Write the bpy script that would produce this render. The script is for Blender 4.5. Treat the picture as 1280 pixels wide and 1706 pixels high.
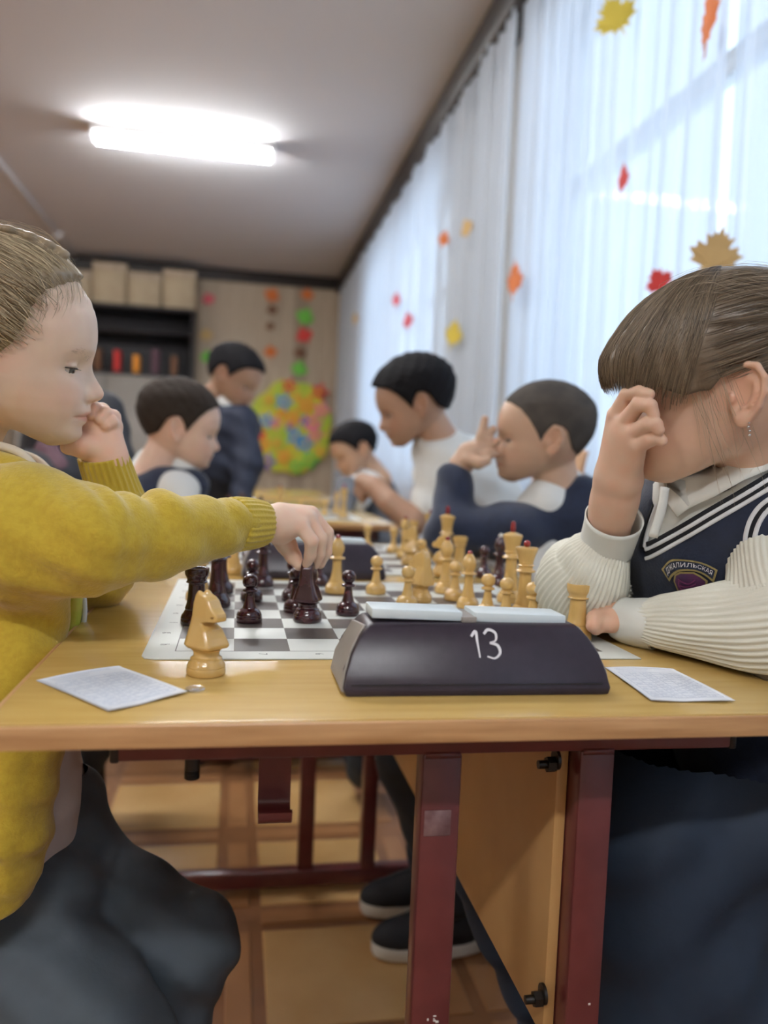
# Chess tournament in a school classroom: two girls at a desk, other boards behind them.
import bpy, bmesh, math, random
import numpy as np
from mathutils import Vector, Matrix

for _o in list(bpy.data.objects):
    bpy.data.objects.remove(_o, do_unlink=True)
SC = bpy.context.scene
COL = SC.collection
PI = math.pi

# ------------------------------------------------------------------ camera
F_PX = 1347.0                                   # focal length for a 1280 x 1706 frame
YAW, PIT, ROL, CAMZ = .182, .0589, .0431, .893  # phone held just above the desk top


def _axes():
    cy, sy = math.cos(YAW), math.sin(YAW)
    cp, sp = math.cos(PIT), math.sin(PIT)
    F = np.array([sy*cp, cy*cp, -sp]); R = np.array([cy, -sy, 0.]); U = np.cross(R, F)
    c, s = math.cos(ROL), math.sin(ROL)
    return F, c*R + s*U, -s*R + c*U


CF, CR, CU = _axes()
C0 = np.array([0, 0, CAMZ])
camd = bpy.data.cameras.new('camera')
camd.sensor_fit = 'VERTICAL'
camd.sensor_height = 36.0
camd.lens = 36.0*F_PX/1706.0
camd.clip_start = .02
camd.dof.use_dof = True
camd.dof.focus_distance = .74
camd.dof.aperture_fstop = camd.lens/1000/.0085
cam = bpy.data.objects.new('camera', camd)
COL.objects.link(cam)
m = Matrix.Identity(4)
for i in range(3):
    m[i][0], m[i][1], m[i][2], m[i][3] = CR[i], CU[i], -CF[i], C0[i]
cam.matrix_world = m
SC.camera = cam

# ------------------------------------------------------------------ daylight
W = bpy.data.worlds.new('overcast_sky')
W.use_nodes = True
W.node_tree.nodes['Background'].inputs[0].default_value = (.64, .80, 1.0, 1)
W.node_tree.nodes['Background'].inputs[1].default_value = 1.35
SC.world = W
ROOM_X0, ROOM_X1, ROOM_Y0, ROOM_Y1, ROOM_H = -4.6, 1.14, -3.2, 8.92, 2.89
WINDOWS = [(-2.4, -.3), (.35, 3.15), (4.35, 7.1)]      # spans along the window wall
WIN_Z0, WIN_Z1 = .80, 2.62
for (a, b) in WINDOWS:                                  # sampling portals in the window openings
    ld = bpy.data.lights.new('window_portal', 'AREA')
    ld.shape = 'RECTANGLE'; ld.size = WIN_Z1-WIN_Z0; ld.size_y = b-a
    ld.cycles.is_portal = True
    lo = bpy.data.objects.new('window_portal', ld); COL.objects.link(lo)
    lo.location = (ROOM_X1+.30, (a+b)/2, (WIN_Z0+WIN_Z1)/2)
    lo.rotation_euler = (0, PI/2, 0)
SC.view_settings.view_transform = 'Standard'
SC.view_settings.look = 'None'
SC.view_settings.gamma = 1.0
SC.view_settings.use_curve_mapping = False
SC.view_settings.exposure = 0.58
try:
    SC.cycles.use_denoising = True
    SC.cycles.max_bounces = 5
    SC.cycles.diffuse_bounces = 4
    SC.cycles.glossy_bounces = 3
    SC.cycles.use_adaptive_sampling = True
    SC.cycles.adaptive_threshold = .035
    SC.cycles.transparent_max_bounces = 12
    SC.cycles.sample_clamp_indirect = 6.0
except Exception:
    pass

# ------------------------------------------------------------------ geometry helpers
def ray(x, y):
    return CF + CR*(x-640)/F_PX - CU*(y-853)/F_PX


def atY(x, y, Y):
    d = ray(x, y); return C0 + d*(Y/d[1])


def atZ(x, y, Z):
    d = ray(x, y); return C0 + d*((Z-CAMZ)/d[2])


def atX(x, y, X):
    d = ray(x, y); return C0 + d*(X/d[0])


def nrm(v):
    v = np.asarray(v, float); return v/(np.linalg.norm(v)+1e-12)


def mesh_obj(name, vf, mat=None, parent=None, smooth=True, sharp=None, color=None):
    v, f = vf
    me = bpy.data.meshes.new(name)
    v = np.asarray(v, float)
    if isinstance(f, np.ndarray):
        f = f.tolist()
    me.from_pydata(v.tolist(), [], f)
    me.update()
    if smooth and len(me.polygons):
        me.polygons.foreach_set('use_smooth', [True]*len(me.polygons))
        if sharp:
            me.set_sharp_from_angle(angle=math.radians(sharp))
    if color is not None:
        at = me.color_attributes.new('Col', 'FLOAT_COLOR', 'POINT')
        c = np.ones((len(v), 4)); c[:, :color.shape[1]] = color
        at.data.foreach_set('color', c.ravel())
    o = bpy.data.objects.new(name, me)
    COL.objects.link(o)
    if mat is not None:
        me.materials.append(MAT[mat] if isinstance(mat, str) else mat)
    if parent is not None:
        o.parent = parent
    return o


def tag(o, label, cat, group=None):
    o['label'] = label; o['category'] = cat
    if group: o['group'] = group
    return o


def struct(o):
    o['kind'] = 'structure'; return o


def empty(name, loc=(0, 0, 0), rz=0.0):
    o = bpy.data.objects.new(name, None)
    o.empty_display_size = .02
    COL.objects.link(o); o.location = loc; o.rotation_euler = (0, 0, rz)
    return o


def put(child, parent):
    """parent a mesh built in world coordinates to an unrotated empty"""
    child.parent = parent
    child.location = -Vector(parent.location)
    return child


def dup(o, name=None, parent=None):
    c = o.copy(); COL.objects.link(c); c.parent = parent
    for ch in o.children:
        dup(ch, None, c)
    return c


def join(*parts):
    V, Fc, n = [], [], 0
    for v, f in parts:
        v = np.asarray(v, float).reshape(-1, 3)
        V.append(v); Fc += [[i+n for i in q] for q in (f.tolist() if isinstance(f, np.ndarray) else f)]
        n += len(v)
    return np.vstack(V), Fc


def xf(vf, rot=None, loc=(0, 0, 0), scale=1.0):
    v = np.asarray(vf[0], float)*scale
    if rot is not None: v = v @ np.asarray(rot).T
    return v+np.asarray(loc, float), vf[1]


def rotz(a):
    c, s = math.cos(a), math.sin(a); return np.array([[c, -s, 0], [s, c, 0], [0, 0, 1.]])


def roty(a):
    c, s = math.cos(a), math.sin(a); return np.array([[c, 0, s], [0, 1, 0], [-s, 0, c]])


def rotx(a):
    c, s = math.cos(a), math.sin(a); return np.array([[1, 0, 0], [0, c, -s], [0, s, c]])


def bm_out(bm):
    bm.verts.ensure_lookup_table(); bm.verts.index_update()
    r = (np.array([v.co[:] for v in bm.verts]), [[v.index for v in f.verts] for f in bm.faces])
    bm.free(); return r


def box(lo, hi, bev=0.0, seg=2):
    lo, hi = np.minimum(lo, hi), np.maximum(lo, hi)
    bm = bmesh.new(); bmesh.ops.create_cube(bm, size=1.0)
    for v in bm.verts:
        for k in range(3): v.co[k] = (lo[k]+hi[k])/2+v.co[k]*(hi[k]-lo[k])
    if bev > 0:
        bmesh.ops.bevel(bm, geom=bm.edges[:], offset=bev, segments=seg, profile=.5, affect='EDGES', clamp_overlap=True)
    return bm_out(bm)


def prism(poly, lo, hi, bev=0.0, axis=2):
    """extrude a 2D outline; axis = extrusion axis (the outline fills the other two, in order)"""
    bm = bmesh.new()
    o = [k for k in range(3) if k != axis]
    def mk(p, h):
        c = [0, 0, 0]; c[o[0]], c[o[1]], c[axis] = p[0], p[1], h
        return bm.verts.new(c)
    a = [mk(p, lo) for p in poly]; b = [mk(p, hi) for p in poly]
    bm.faces.new(a[::-1]); bm.faces.new(b)
    n = len(poly)
    for i in range(n): bm.faces.new([a[i], a[(i+1) % n], b[(i+1) % n], b[i]])
    bmesh.ops.recalc_face_normals(bm, faces=bm.faces[:])
    if bev > 0:
        es = [e for e in bm.edges if (e.verts[0] in a) == (e.verts[1] in a)]
        bmesh.ops.bevel(bm, geom=es, offset=bev, segments=2, profile=.5, affect='EDGES', clamp_overlap=True)
    return bm_out(bm)


def lathe(prof, n=28):
    prof = np.asarray(prof, float); V = []; Fc = []
    a = np.arange(n)*2*PI/n
    for r, z in prof: V.append(np.c_[r*np.cos(a), r*np.sin(a), np.full(n, z)])
    for i in range(len(prof)-1):
        for j in range(n):
            k = (j+1) % n
            Fc.append([i*n+j, i*n+k, (i+1)*n+k, (i+1)*n+j])
    V = np.vstack(V); b = len(V)
    V = np.vstack([V, [[0, 0, prof[0, 1]], [0, 0, prof[-1, 1]]]])
    t = (len(prof)-1)*n
    for j in range(n):
        k = (j+1) % n
        Fc.append([b, k, j]); Fc.append([b+1, t+j, t+k])
    return V, Fc


def frames(P, up=(0, 0, 1)):
    P = np.asarray(P, float); T = np.gradient(P, axis=0); T /= np.linalg.norm(T, axis=1)[:, None]+1e-12
    N = np.zeros_like(P); n = np.cross(np.cross(T[0], up), T[0])
    if np.linalg.norm(n) < 1e-4: n = np.cross(T[0], [1, 0.3, 0])
    for i in range(len(P)):
        n = n-T[i]*(n@T[i]); n = n/(np.linalg.norm(n)+1e-12); N[i] = n
    return T, N, np.cross(T, N)


def spline(P, n):
    """Catmull-Rom through rows of P"""
    P = np.asarray(P, float); m_ = len(P)
    t = np.linspace(0, m_-1, n); i = np.minimum(t.astype(int), m_-2); u = (t-i)[:, None]
    Q = np.vstack([2*P[0]-P[1], P, 2*P[-1]-P[-2]])
    p0, p1, p2, p3 = Q[i], Q[i+1], Q[i+2], Q[i+3]
    return .5*((2*p1)+(-p0+p2)*u+(2*p0-5*p1+4*p2-p3)*u*u+(-p0+3*p1-3*p2+p3)*u**3)


def tube(P, R, n=10, caps=True, up=(0, 0, 1), radial=None, ell=None):
    """tube round a path. R: radius per point; radial(theta, s) multiplies it; ell = (a, b) scale along normal / binormal"""
    P = np.asarray(P, float); R = np.broadcast_to(np.asarray(R, float), (len(P),))
    T, N, B = frames(P, up); th = np.arange(n)*2*PI/n; V = []
    s = np.linspace(0, 1, len(P))
    ea, eb = ell if ell else (1, 1)
    for i in range(len(P)):
        r = R[i]*(radial(th, s[i]) if radial else np.ones(n))
        V.append(P[i]+np.outer(r*np.cos(th)*ea, N[i])+np.outer(r*np.sin(th)*eb, B[i]))
    Fc = []
    for i in range(len(P)-1):
        for j in range(n):
            k = (j+1) % n; Fc.append([i*n+j, i*n+k, (i+1)*n+k, (i+1)*n+j])
    V = np.vstack(V)
    if caps:
        b = len(V); V = np.vstack([V, P[0], P[-1]]); t = (len(P)-1)*n
        for j in range(n):
            k = (j+1) % n; Fc += [[b, k, j], [b+1, t+j, t+k]]
    return V, Fc


def many_tubes(paths, rad, n=3, taper=True):
    """paths (S, K, 3) -> one mesh of thin tubes"""
    paths = np.asarray(paths, float); S, K, _ = paths.shape
    T = np.gradient(paths, axis=1); T /= np.linalg.norm(T, axis=2)[..., None]+1e-12
    A = np.cross(T, [0.31, 0.17, .93]); A /= np.linalg.norm(A, axis=2)[..., None]+1e-12
    B = np.cross(T, A)
    r = np.broadcast_to(np.asarray(rad, float).reshape(-1, 1), (S, K)).copy()
    if taper: r = r*(np.clip(1.05-np.linspace(0, 1, K)**4, .08, 1)*np.clip(.3+np.linspace(0, 1, K)*4, 0, 1))[None]
    th = np.arange(n)*2*PI/n
    V = (paths[:, :, None, :]+r[:, :, None, None]*(np.cos(th)[None, None, :, None]*A[:, :, None, :]+np.sin(th)[None, None, :, None]*B[:, :, None, :])).reshape(-1, 3)
    b = (np.arange(S)*K*n)[:, None, None]+(np.arange(K-1)*n)[None, :, None]
    j = np.arange(n)[None, None]; k = (j+1) % n
    Fc = np.stack([b+j, b+k, b+n+k, b+n+j], -1).reshape(-1, 4)
    return V, Fc


# ------------------------------------------------------------------ implicit surfaces
def smin(a, b, k):
    if k <= 0: return np.minimum(a, b)
    h = np.clip(.5+.5*(b-a)/k, 0, 1)
    return b*(1-h)+a*h-k*h*(1-h)


def smax(a, b, k): return -smin(-a, -b, k)


class Vol:
    def __init__(s, lo, hi, h):
        s.lo = np.asarray(lo, float); s.h = h
        n = np.ceil((np.asarray(hi)-s.lo)/h).astype(int)+1; s.n = n
        s.ax = [(s.lo[k]+np.arange(n[k])*h).astype(np.float32) for k in range(3)]
        s.F = np.ones(tuple(n), np.float32)

    def copy(s, F=None):
        o = object.__new__(Vol); o.lo, o.h, o.n, o.ax = s.lo, s.h, s.n, s.ax; o.F = (s.F if F is None else F).astype(np.float32).copy(); return o

    def win(s, lo, hi):
        sl = []
        for k in range(3):
            a = int(np.clip(math.floor((lo[k]-s.lo[k])/s.h), 0, s.n[k])); b = int(np.clip(math.ceil((hi[k]-s.lo[k])/s.h)+1, 0, s.n[k]))
            sl.append(slice(a, b))
        X = s.ax[0][sl[0]][:, None, None]; Y = s.ax[1][sl[1]][None, :, None]; Z = s.ax[2][sl[2]][None, None, :]
        return tuple(sl), X, Y, Z

    def add(s, fn, lo, hi, k=0., cut=False):
        sl, X, Y, Z = s.win(lo, hi)
        if 0 in s.F[sl].shape: return s
        d = fn(X, Y, Z)
        s.F[sl] = smax(s.F[sl], -d, k) if cut else smin(s.F[sl], d, k)
        return s

    def cap(s, a, b, ra, rb=None, k=.004, cut=False):
        a = np.asarray(a, float); b = np.asarray(b, float); rb = ra if rb is None else rb
        e = b-a; L = max(e@e, 1e-12); g = max(ra, rb)+k+4*s.h
        def fn(X, Y, Z):
            t = np.clip(((X-a[0])*e[0]+(Y-a[1])*e[1]+(Z-a[2])*e[2])/L, 0, 1)
            return np.sqrt((X-a[0]-t*e[0])**2+(Y-a[1]-t*e[1])**2+(Z-a[2]-t*e[2])**2)-(ra+(rb-ra)*t)
        return s.add(fn, np.minimum(a, b)-g, np.maximum(a, b)+g, k, cut)

    def chain(s, P, R, k=.003):
        for i in range(len(P)-1): s.cap(P[i], P[i+1], R[i], R[i+1], k)
        return s

    def ell(s, c, r, rot=None, k=.004, cut=False):
        c = np.asarray(c, float); r = np.asarray(r, float); Rm = np.eye(3) if rot is None else np.asarray(rot)
        g = np.abs(Rm)@r+k+4*s.h
        def fn(X, Y, Z):
            x, y, z = X-c[0], Y-c[1], Z-c[2]
            q = [(Rm[0, i]*x+Rm[1, i]*y+Rm[2, i]*z) for i in range(3)]
            k0 = np.sqrt((q[0]/r[0])**2+(q[1]/r[1])**2+(q[2]/r[2])**2)
            k1 = np.sqrt((q[0]/r[0]**2)**2+(q[1]/r[1]**2)**2+(q[2]/r[2]**2)**2)
            return k0*(k0-1)/(k1+1e-9)
        return s.add(fn, c-g, c+g, k, cut)

    def plane(s, p, n_, k=.004):
        """keep the side n_ points away from"""
        n_ = nrm(n_)
        X, Y, Z = s.ax[0][:, None, None], s.ax[1][None, :, None], s.ax[2][None, None, :]
        s.F = smax(s.F, ((X-p[0])*n_[0]+(Y-p[1])*n_[1]+(Z-p[2])*n_[2]).astype(np.float32), k); return s

    def disp(s, fn):
        X, Y, Z = s.ax[0][:, None, None], s.ax[1][None, :, None], s.ax[2][None, None, :]
        s.F = s.F+fn(X, Y, Z).astype(np.float32); return s

    def shell_cut(s, other_F): s.F = np.maximum(s.F, -other_F)

    def sample(s, P):
        q = (np.asarray(P, float)-s.lo)/s.h; q = np.clip(q, 0, np.array(s.n)-1.001); i = q.astype(int); u = q-i
        r = 0
        for a in (0, 1):
            for b in (0, 1):
                for c in (0, 1):
                    w = (u[:, 0] if a else 1-u[:, 0])*(u[:, 1] if b else 1-u[:, 1])*(u[:, 2] if c else 1-u[:, 2])
                    r = r+w*s.F[i[:, 0]+a, i[:, 1]+b, i[:, 2]+c]
        return r

    def normal(s, P):
        P = np.asarray(P, float); e = s.h*1.5; g = []
        for k in range(3):
            d = np.zeros(3); d[k] = e; g.append(s.sample(P+d)-s.sample(P-d))
        g = np.stack(g, -1); return g/(np.linalg.norm(g, axis=1)[:, None]+1e-9)

    def hit(s, O, D, t0, t1, step=.0015):
        """first surface point along rays O + t D"""
        O = np.atleast_2d(np.asarray(O, float)); D = np.atleast_2d(np.asarray(D, float)); O = np.broadcast_to(O, D.shape)
        t = np.full(len(D), float(t0)); done = np.zeros(len(D), bool)
        while (~done).any() and t.min() < t1:
            f = s.sample(O+t[:, None]*D); done |= f < 0; done |= t > t1
            t[~done] += step
        return O+(t[:, None]-step*.5)*D

    def mesh(s):
        F = s.F; n = F.shape; S = F < 0
        c = np.zeros(tuple(k-1 for k in n), np.int8)
        for a in (0, 1):
            for b in (0, 1):
                for d in (0, 1): c += S[a:n[0]-1+a, b:n[1]-1+b, d:n[2]-1+d]
        act = (c > 0) & (c < 8); idx = np.argwhere(act); N = len(idx)
        vid = np.full(act.shape, -1, np.int64); vid[act] = np.arange(N)
        pos = np.zeros((N, 3)); cnt = np.zeros(N)
        i, j, k = idx.T
        for ax in range(3):
            o = [q for q in range(3) if q != ax]
            for a in (0, 1):
                for b in (0, 1):
                    s0 = [0, 0, 0]; s0[o[0]] = a; s0[o[1]] = b; s1 = list(s0); s1[ax] = 1
                    f0 = F[i+s0[0], j+s0[1], k+s0[2]]; f1 = F[i+s1[0], j+s1[1], k+s1[2]]
                    m_ = (f0 < 0) != (f1 < 0); t = f0[m_]/(f0[m_]-f1[m_])
                    p = np.tile(np.array(s0, float), (m_.sum(), 1)); p[:, ax] = t
                    pos[m_] += p; cnt[m_] += 1
        V = s.lo+(idx+pos/cnt[:, None])*s.h
        Q = []
        for ax in range(3):
            o = [(ax+1) % 3, (ax+2) % 3]
            a0 = [slice(None)]*3; a1 = [slice(None)]*3
            a0[ax] = slice(0, n[ax]-1); a1[ax] = slice(1, n[ax])
            for q in o: a0[q] = a1[q] = slice(1, n[q]-1)
            A = S[tuple(a0)]; Bq = S[tuple(a1)]; e = np.argwhere(A != Bq)
            if not len(e): continue
            flip = A[e[:, 0], e[:, 1], e[:, 2]]
            g = e.copy(); g[:, o[0]] += 1; g[:, o[1]] += 1
            def cell(d0, d1):
                h = g.copy(); h[:, o[0]] -= d0; h[:, o[1]] -= d1
                return vid[h[:, 0], h[:, 1], h[:, 2]]
            q = np.stack([cell(1, 1), cell(0, 1), cell(0, 0), cell(1, 0)], 1)
            q[~flip] = q[~flip][:, ::-1]; Q.append(q)
        Q = np.vstack(Q)
        return V, Q


def relax(vf, it=2, lam=.5):
    V, Q = np.array(vf[0]), np.asarray(vf[1]); n = len(V)
    E = np.vstack([Q[:, [0, 1]], Q[:, [1, 2]], Q[:, [2, 3]], Q[:, [3, 0]]])
    deg = np.bincount(E.ravel(), minlength=n)[:, None]
    for _ in range(it):
        A = np.zeros_like(V)
        for c in range(3):
            A[:, c] = np.bincount(E[:, 0], V[E[:, 1], c], n)+np.bincount(E[:, 1], V[E[:, 0], c], n)
        V = V+lam*(A/np.maximum(deg, 1)-V)
    return V, Q


# ------------------------------------------------------------------ materials
MAT = {}


def M(name, col, rough=.5, metal=0., spec=.5, col2=None, nscale=20., nstretch=(1, 1, 1), ndetail=4., contrast=(.35, .65),
      bump=0., bscale=60., bstretch=(1, 1, 1), wave=None, attr=False, sss=0., coat=0., sheen=0., emit=None, trans=0., coords='Object', coat_rough=.15):
    m_ = bpy.data.materials.new(name); m_.use_nodes = True; nt = m_.node_tree; N = nt.nodes; L = nt.links
    b = N['Principled BSDF']; tc = N.new('ShaderNodeTexCoord')
    b.inputs['Roughness'].default_value = rough; b.inputs['Metallic'].default_value = metal
    b.inputs['Specular IOR Level'].default_value = spec
    c4 = tuple(col)+(1,)
    b.inputs['Base Color'].default_value = c4
    def mapped(st):
        mp = N.new('ShaderNodeMapping'); mp.inputs['Scale'].default_value = st
        L.new(tc.outputs[coords], mp.inputs[0]); return mp.outputs[0]
    src = None
    if attr:
        at = N.new('ShaderNodeVertexColor'); at.layer_name = 'Col'; src = at.outputs[0]
    if col2 is not None:
        nz = N.new('ShaderNodeTexNoise'); nz.inputs['Scale'].default_value = nscale; nz.inputs['Detail'].default_value = ndetail
        L.new(mapped(nstretch), nz.inputs['Vector'])
        rp = N.new('ShaderNodeValToRGB'); rp.color_ramp.elements[0].position, rp.color_ramp.elements[1].position = contrast
        L.new(nz.outputs['Fac'], rp.inputs[0])
        if src is None:
            rp.color_ramp.elements[0].color = c4; rp.color_ramp.elements[1].color = tuple(col2)+(1,); src = rp.outputs[0]
        else:
            mx = N.new('ShaderNodeMix'); mx.data_type = 'RGBA'; mx.blend_type = 'MULTIPLY'; mx.inputs[0].default_value = 1.
            rp.color_ramp.elements[0].color = c4; rp.color_ramp.elements[1].color = tuple(col2)+(1,)
            L.new(src, mx.inputs[6]); L.new(rp.outputs[0], mx.inputs[7]); src = mx.outputs[2]
    if src is not None: L.new(src, b.inputs['Base Color'])
    hgt = None
    if bump > 0:
        nz = N.new('ShaderNodeTexNoise'); nz.inputs['Scale'].default_value = bscale; nz.inputs['Detail'].default_value = 3
        L.new(mapped(bstretch), nz.inputs['Vector']); hgt = nz.outputs['Fac']
    if wave:                                    # (scale, axis, strength)
        w = N.new('ShaderNodeTexWave'); w.inputs['Scale'].default_value = wave[0]; w.bands_direction = wave[1]
        w.inputs['Distortion'].default_value = wave[3] if len(wave) > 3 else 1.
        L.new(tc.outputs[coords], w.inputs['Vector'])
        if hgt is None: hgt = w.outputs['Fac']
        else:
            ad = N.new('ShaderNodeMath'); ad.operation = 'ADD'; L.new(hgt, ad.inputs[0]); L.new(w.outputs['Fac'], ad.inputs[1]); hgt = ad.outputs[0]
        bump = max(bump, wave[2])
    if hgt is not None:
        bp = N.new('ShaderNodeBump'); bp.inputs['Strength'].default_value = bump; bp.inputs['Distance'].default_value = .002
        L.new(hgt, bp.inputs['Height']); L.new(bp.outputs[0], b.inputs['Normal'])
    if sss > 0:
        b.inputs['Subsurface Weight'].default_value = sss; b.inputs['Subsurface Radius'].default_value = (1, .35, .2); b.inputs['Subsurface Scale'].default_value = .006
    if coat > 0:
        b.inputs['Coat Weight'].default_value = coat; b.inputs['Coat Roughness'].default_value = coat_rough
    if sheen > 0:
        b.inputs['Sheen Weight'].default_value = sheen; b.inputs['Sheen Roughness'].default_value = .5
    if emit:
        b.inputs['Emission Color'].default_value = tuple(emit[0])+(1,); b.inputs['Emission Strength'].default_value = emit[1]
    if trans > 0: b.inputs['Transmission Weight'].default_value = trans
    MAT[name] = m_
    return m_

# colours are linear
M('desk_top', (.62, .415, .135), .22, spec=.5, col2=(.52, .325, .095), nscale=9, nstretch=(1, 9, 9), ndetail=6, contrast=(.3, .75), bump=.02, bscale=40, bstretch=(1, 10, 10), coat=.35, coat_rough=.12)
M('desk_edge', (.60, .345, .155), .42, col2=(.40, .20, .075), nscale=10, nstretch=(1, 1, 14), ndetail=5, contrast=(.35, .75), bump=.03, bscale=60)
M('panel_wood', (.55, .33, .13), .4, col2=(.42, .23, .08), nscale=6, nstretch=(6, 1, 1), ndetail=5, contrast=(.3, .75))
M('maroon_paint', (.130, .027, .026), .30, col2=(.105, .020, .020), nscale=30, bump=.03, bscale=120, coat=.3)
M('worn_patch', (.24, .15, .15), .5, col2=(.12, .05, .05), nscale=60)
M('black_plastic', (.012, .011, .011), .45)
M('steel', (.30, .28, .26), .35, metal=1.0, bump=.05, bscale=200)
M('dark_steel', (.05, .045, .04), .4, metal=.9)
M('board_vinyl', (.66, .68, .63), .38, spec=.4)
M('square_dark', (.105, .085, .075), .35, spec=.4)
M('print_grey', (.20, .19, .18), .6)
M('piece_light', (.66, .43, .15), .24, col2=(.56, .34, .10), nscale=30, nstretch=(1, 1, .25), ndetail=4, contrast=(.3, .8), coat=.5, coat_rough=.1)
M('piece_dark', (.052, .0105, .015), .2, col2=(.030, .006, .010), nscale=60, coat=.6, coat_rough=.08)
M('finial_red', (.22, .012, .015), .22, coat=.4)
M('finial_white', (.7, .68, .62), .3)
M('clock_case', (.024, .016, .025), .36, col2=(.030, .020, .031), nscale=120, bump=.03, bscale=300)
M('clock_end', (.30, .27, .24), .45)
M('clock_white', (.70, .78, .80), .35)
M('chalk_white', (.82, .80, .82), .6)
M('paper', (.80, .83, .88), .7)
M('ink_blue', (.48, .53, .63), .7)
M('coin', (.75, .74, .70), .25, metal=.9)
M('skin', (1, 1, 1), .46, spec=.35, attr=True, col2=(.96, .95, .94), nscale=45, sss=.16, bump=.015, bscale=420)
M('eye_white', (.60, .56, .53), .12, coat=.5)
M('iris', (.055, .065, .065), .1, coat=1.)
M('pupil', (.005, .005, .005), .05, coat=1.)
M('lash', (.05, .032, .02), .5)
M('brow', (.44, .31, .21), .6)
M('hair_blond', (.36, .265, .155), .42, col2=(.20, .14, .075), nscale=14, ndetail=6, bump=.25, bscale=170, contrast=(.3, .72))
M('strand_blond', (.52, .40, .24), .36, col2=(.24, .17, .095), nscale=80, contrast=(.3, .7))
M('strand_tint', (1, 1, 1), .36, attr=True, spec=.6)
M('hair_brown', (.17, .125, .08), .42, col2=(.085, .06, .036), nscale=14, ndetail=6, bump=.25, bscale=170, contrast=(.3, .72))
M('strand_brown', (.235, .175, .11), .34, col2=(.10, .07, .042), nscale=80, contrast=(.3, .7))
M('hair_black', (.008, .007, .008), .75, spec=.15, bump=.5, bscale=160, bstretch=(1, 1, .3))
M('hair_dark', (.030, .021, .015), .75, spec=.15, bump=.5, bscale=160, bstretch=(1, 1, .3))
M('hair_cropped', (.080, .068, .058), .85, spec=.1, col2=(.055, .048, .042), nscale=30, bump=.4, bscale=300)
M('yellow_knit', (.55, .39, .028), .85, col2=(.49, .335, .02), nscale=160, bump=.35, bscale=420, sheen=.35)
M('yellow_rib', (.55, .39, .030), .85, bump=.3, bscale=380, sheen=.35)
M('hood_binding', (.62, .54, .42), .8, bump=.15, bscale=300)
M('print_lining', (.42, .50, .03), .7, col2=(.62, .55, .10), nscale=26, contrast=(.4, .6))
M('white_shirt', (.72, .72, .68), .8, bump=.12, bscale=90)
M('grey_tee', (.56, .52, .50), .85, bump=.1, bscale=200)
M('blouse', (.73, .72, .62), .6, bump=.08, bscale=260)
M('collar_cloth', (.70, .71, .66), .65, bump=.06, bscale=260)
M('navy_knit', (.008, .016, .044), .85, bump=.25, bscale=420, sheen=.25, col2=(.006, .012, .034), nscale=90)
M('navy_skirt', (.010, .022, .044), .75, bump=.1, bscale=200, col2=(.013, .027, .052), nscale=20)
M('stripe_white', (.72, .74, .76), .8)
M('stripe_black', (.006, .007, .011), .85)
M('trousers_grey', (.068, .086, .104), .75, bump=.12, bscale=160, col2=(.058, .075, .09), nscale=14)
M('trousers_dark', (.014, .019, .026), .75, bump=.12, bscale=160)
M('jacket_black', (.010, .011, .016), .75, bump=.15, bscale=90)
M('suit_navy', (.012, .017, .036), .75, bump=.1, bscale=120)
M('grey_jumper', (.14, .145, .16), .85, bump=.2, bscale=160)
M('mauve_cloth', (.11, .055, .07), .85)
M('gold_thread', (.34, .27, .10), .5, bump=.3, bscale=500)
M('badge_violet', (.05, .018, .07), .6, col2=(.11, .025, .09), nscale=60)
M('badge_pink', (.20, .03, .13), .6)
M('sneaker', (.012, .013, .018), .7)
M('rubber_white', (.72, .70, .64), .6)
M('chair_peach', (.62, .36, .20), .45, col2=(.56, .31, .165), nscale=6, nstretch=(1, 1, 6))
M('ceiling_paint', (.66, .655, .665), .85, bump=.03, bscale=18)
M('cornice_dark', (.035, .028, .025), .5)
M('wall_paint', (.52, .47, .40), .8, bump=.05, bscale=30)
M('wall_white', (.62, .60, .57), .8)
M('wall_board_a', (.47, .375, .27), .6, col2=(.39, .305, .215), nscale=4, nstretch=(8, 8, .6))
M('wall_board_b', (.36, .28, .20), .6, col2=(.30, .23, .16), nscale=4, nstretch=(8, 8, .6))
M('beige_box', (.47, .38, .25), .7, col2=(.40, .31, .20), nscale=5)
M('cabinet_dark', (.020, .017, .018), .5)
M('cabinet_grey', (.27, .245, .215), .5, col2=(.24, .215, .19), nscale=4)
M('floor_base', (.30, .135, .055), .30, col2=(.23, .10, .04), nscale=7, ndetail=5)
M('floor_tile_light', (.68, .43, .185), .26, col2=(.56, .32, .12), nscale=5, ndetail=6, contrast=(.3, .7))
M('floor_tile_red', (.42, .205, .085), .28, col2=(.34, .155, .06), nscale=6, ndetail=6, contrast=(.3, .7))
M('window_frame', (.75, .77, .78), .4)
M('leaf_red', (.55, .030, .025), .7)
M('leaf_orange', (.62, .16, .03), .7)
M('leaf_yellow', (.60, .46, .05), .7)
M('leaf_tan', (.55, .36, .14), .7)
M('leaf_pink', (.62, .10, .13), .7)
M('leaf_green', (.16, .52, .06), .7)
M('leaf_brown', (.16, .07, .03), .7)
M('flower_blue', (.07, .28, .60), .7)
M('flower_pink', (.75, .20, .27), .7)
M('flower_orange', (.80, .30, .03), .7)
M('flower_violet', (.22, .13, .45), .7)
M('flower_red', (.65, .05, .04), .7)
M('board_yellow', (.66, .55, .045), .7, col2=(.40, .55, .05), nscale=5, contrast=(.4, .6))
M('string', (.35, .28, .2), .8)
M('lamp_tube', (1, 1, 1), .5, emit=((.97, .985, 1.), 74.))
M('lamp_body', (.72, .72, .72), .4)
M('blue_bag', (.03, .06, .14), .7)
M('glass', (1, 1, 1), .02, trans=1.)


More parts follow.
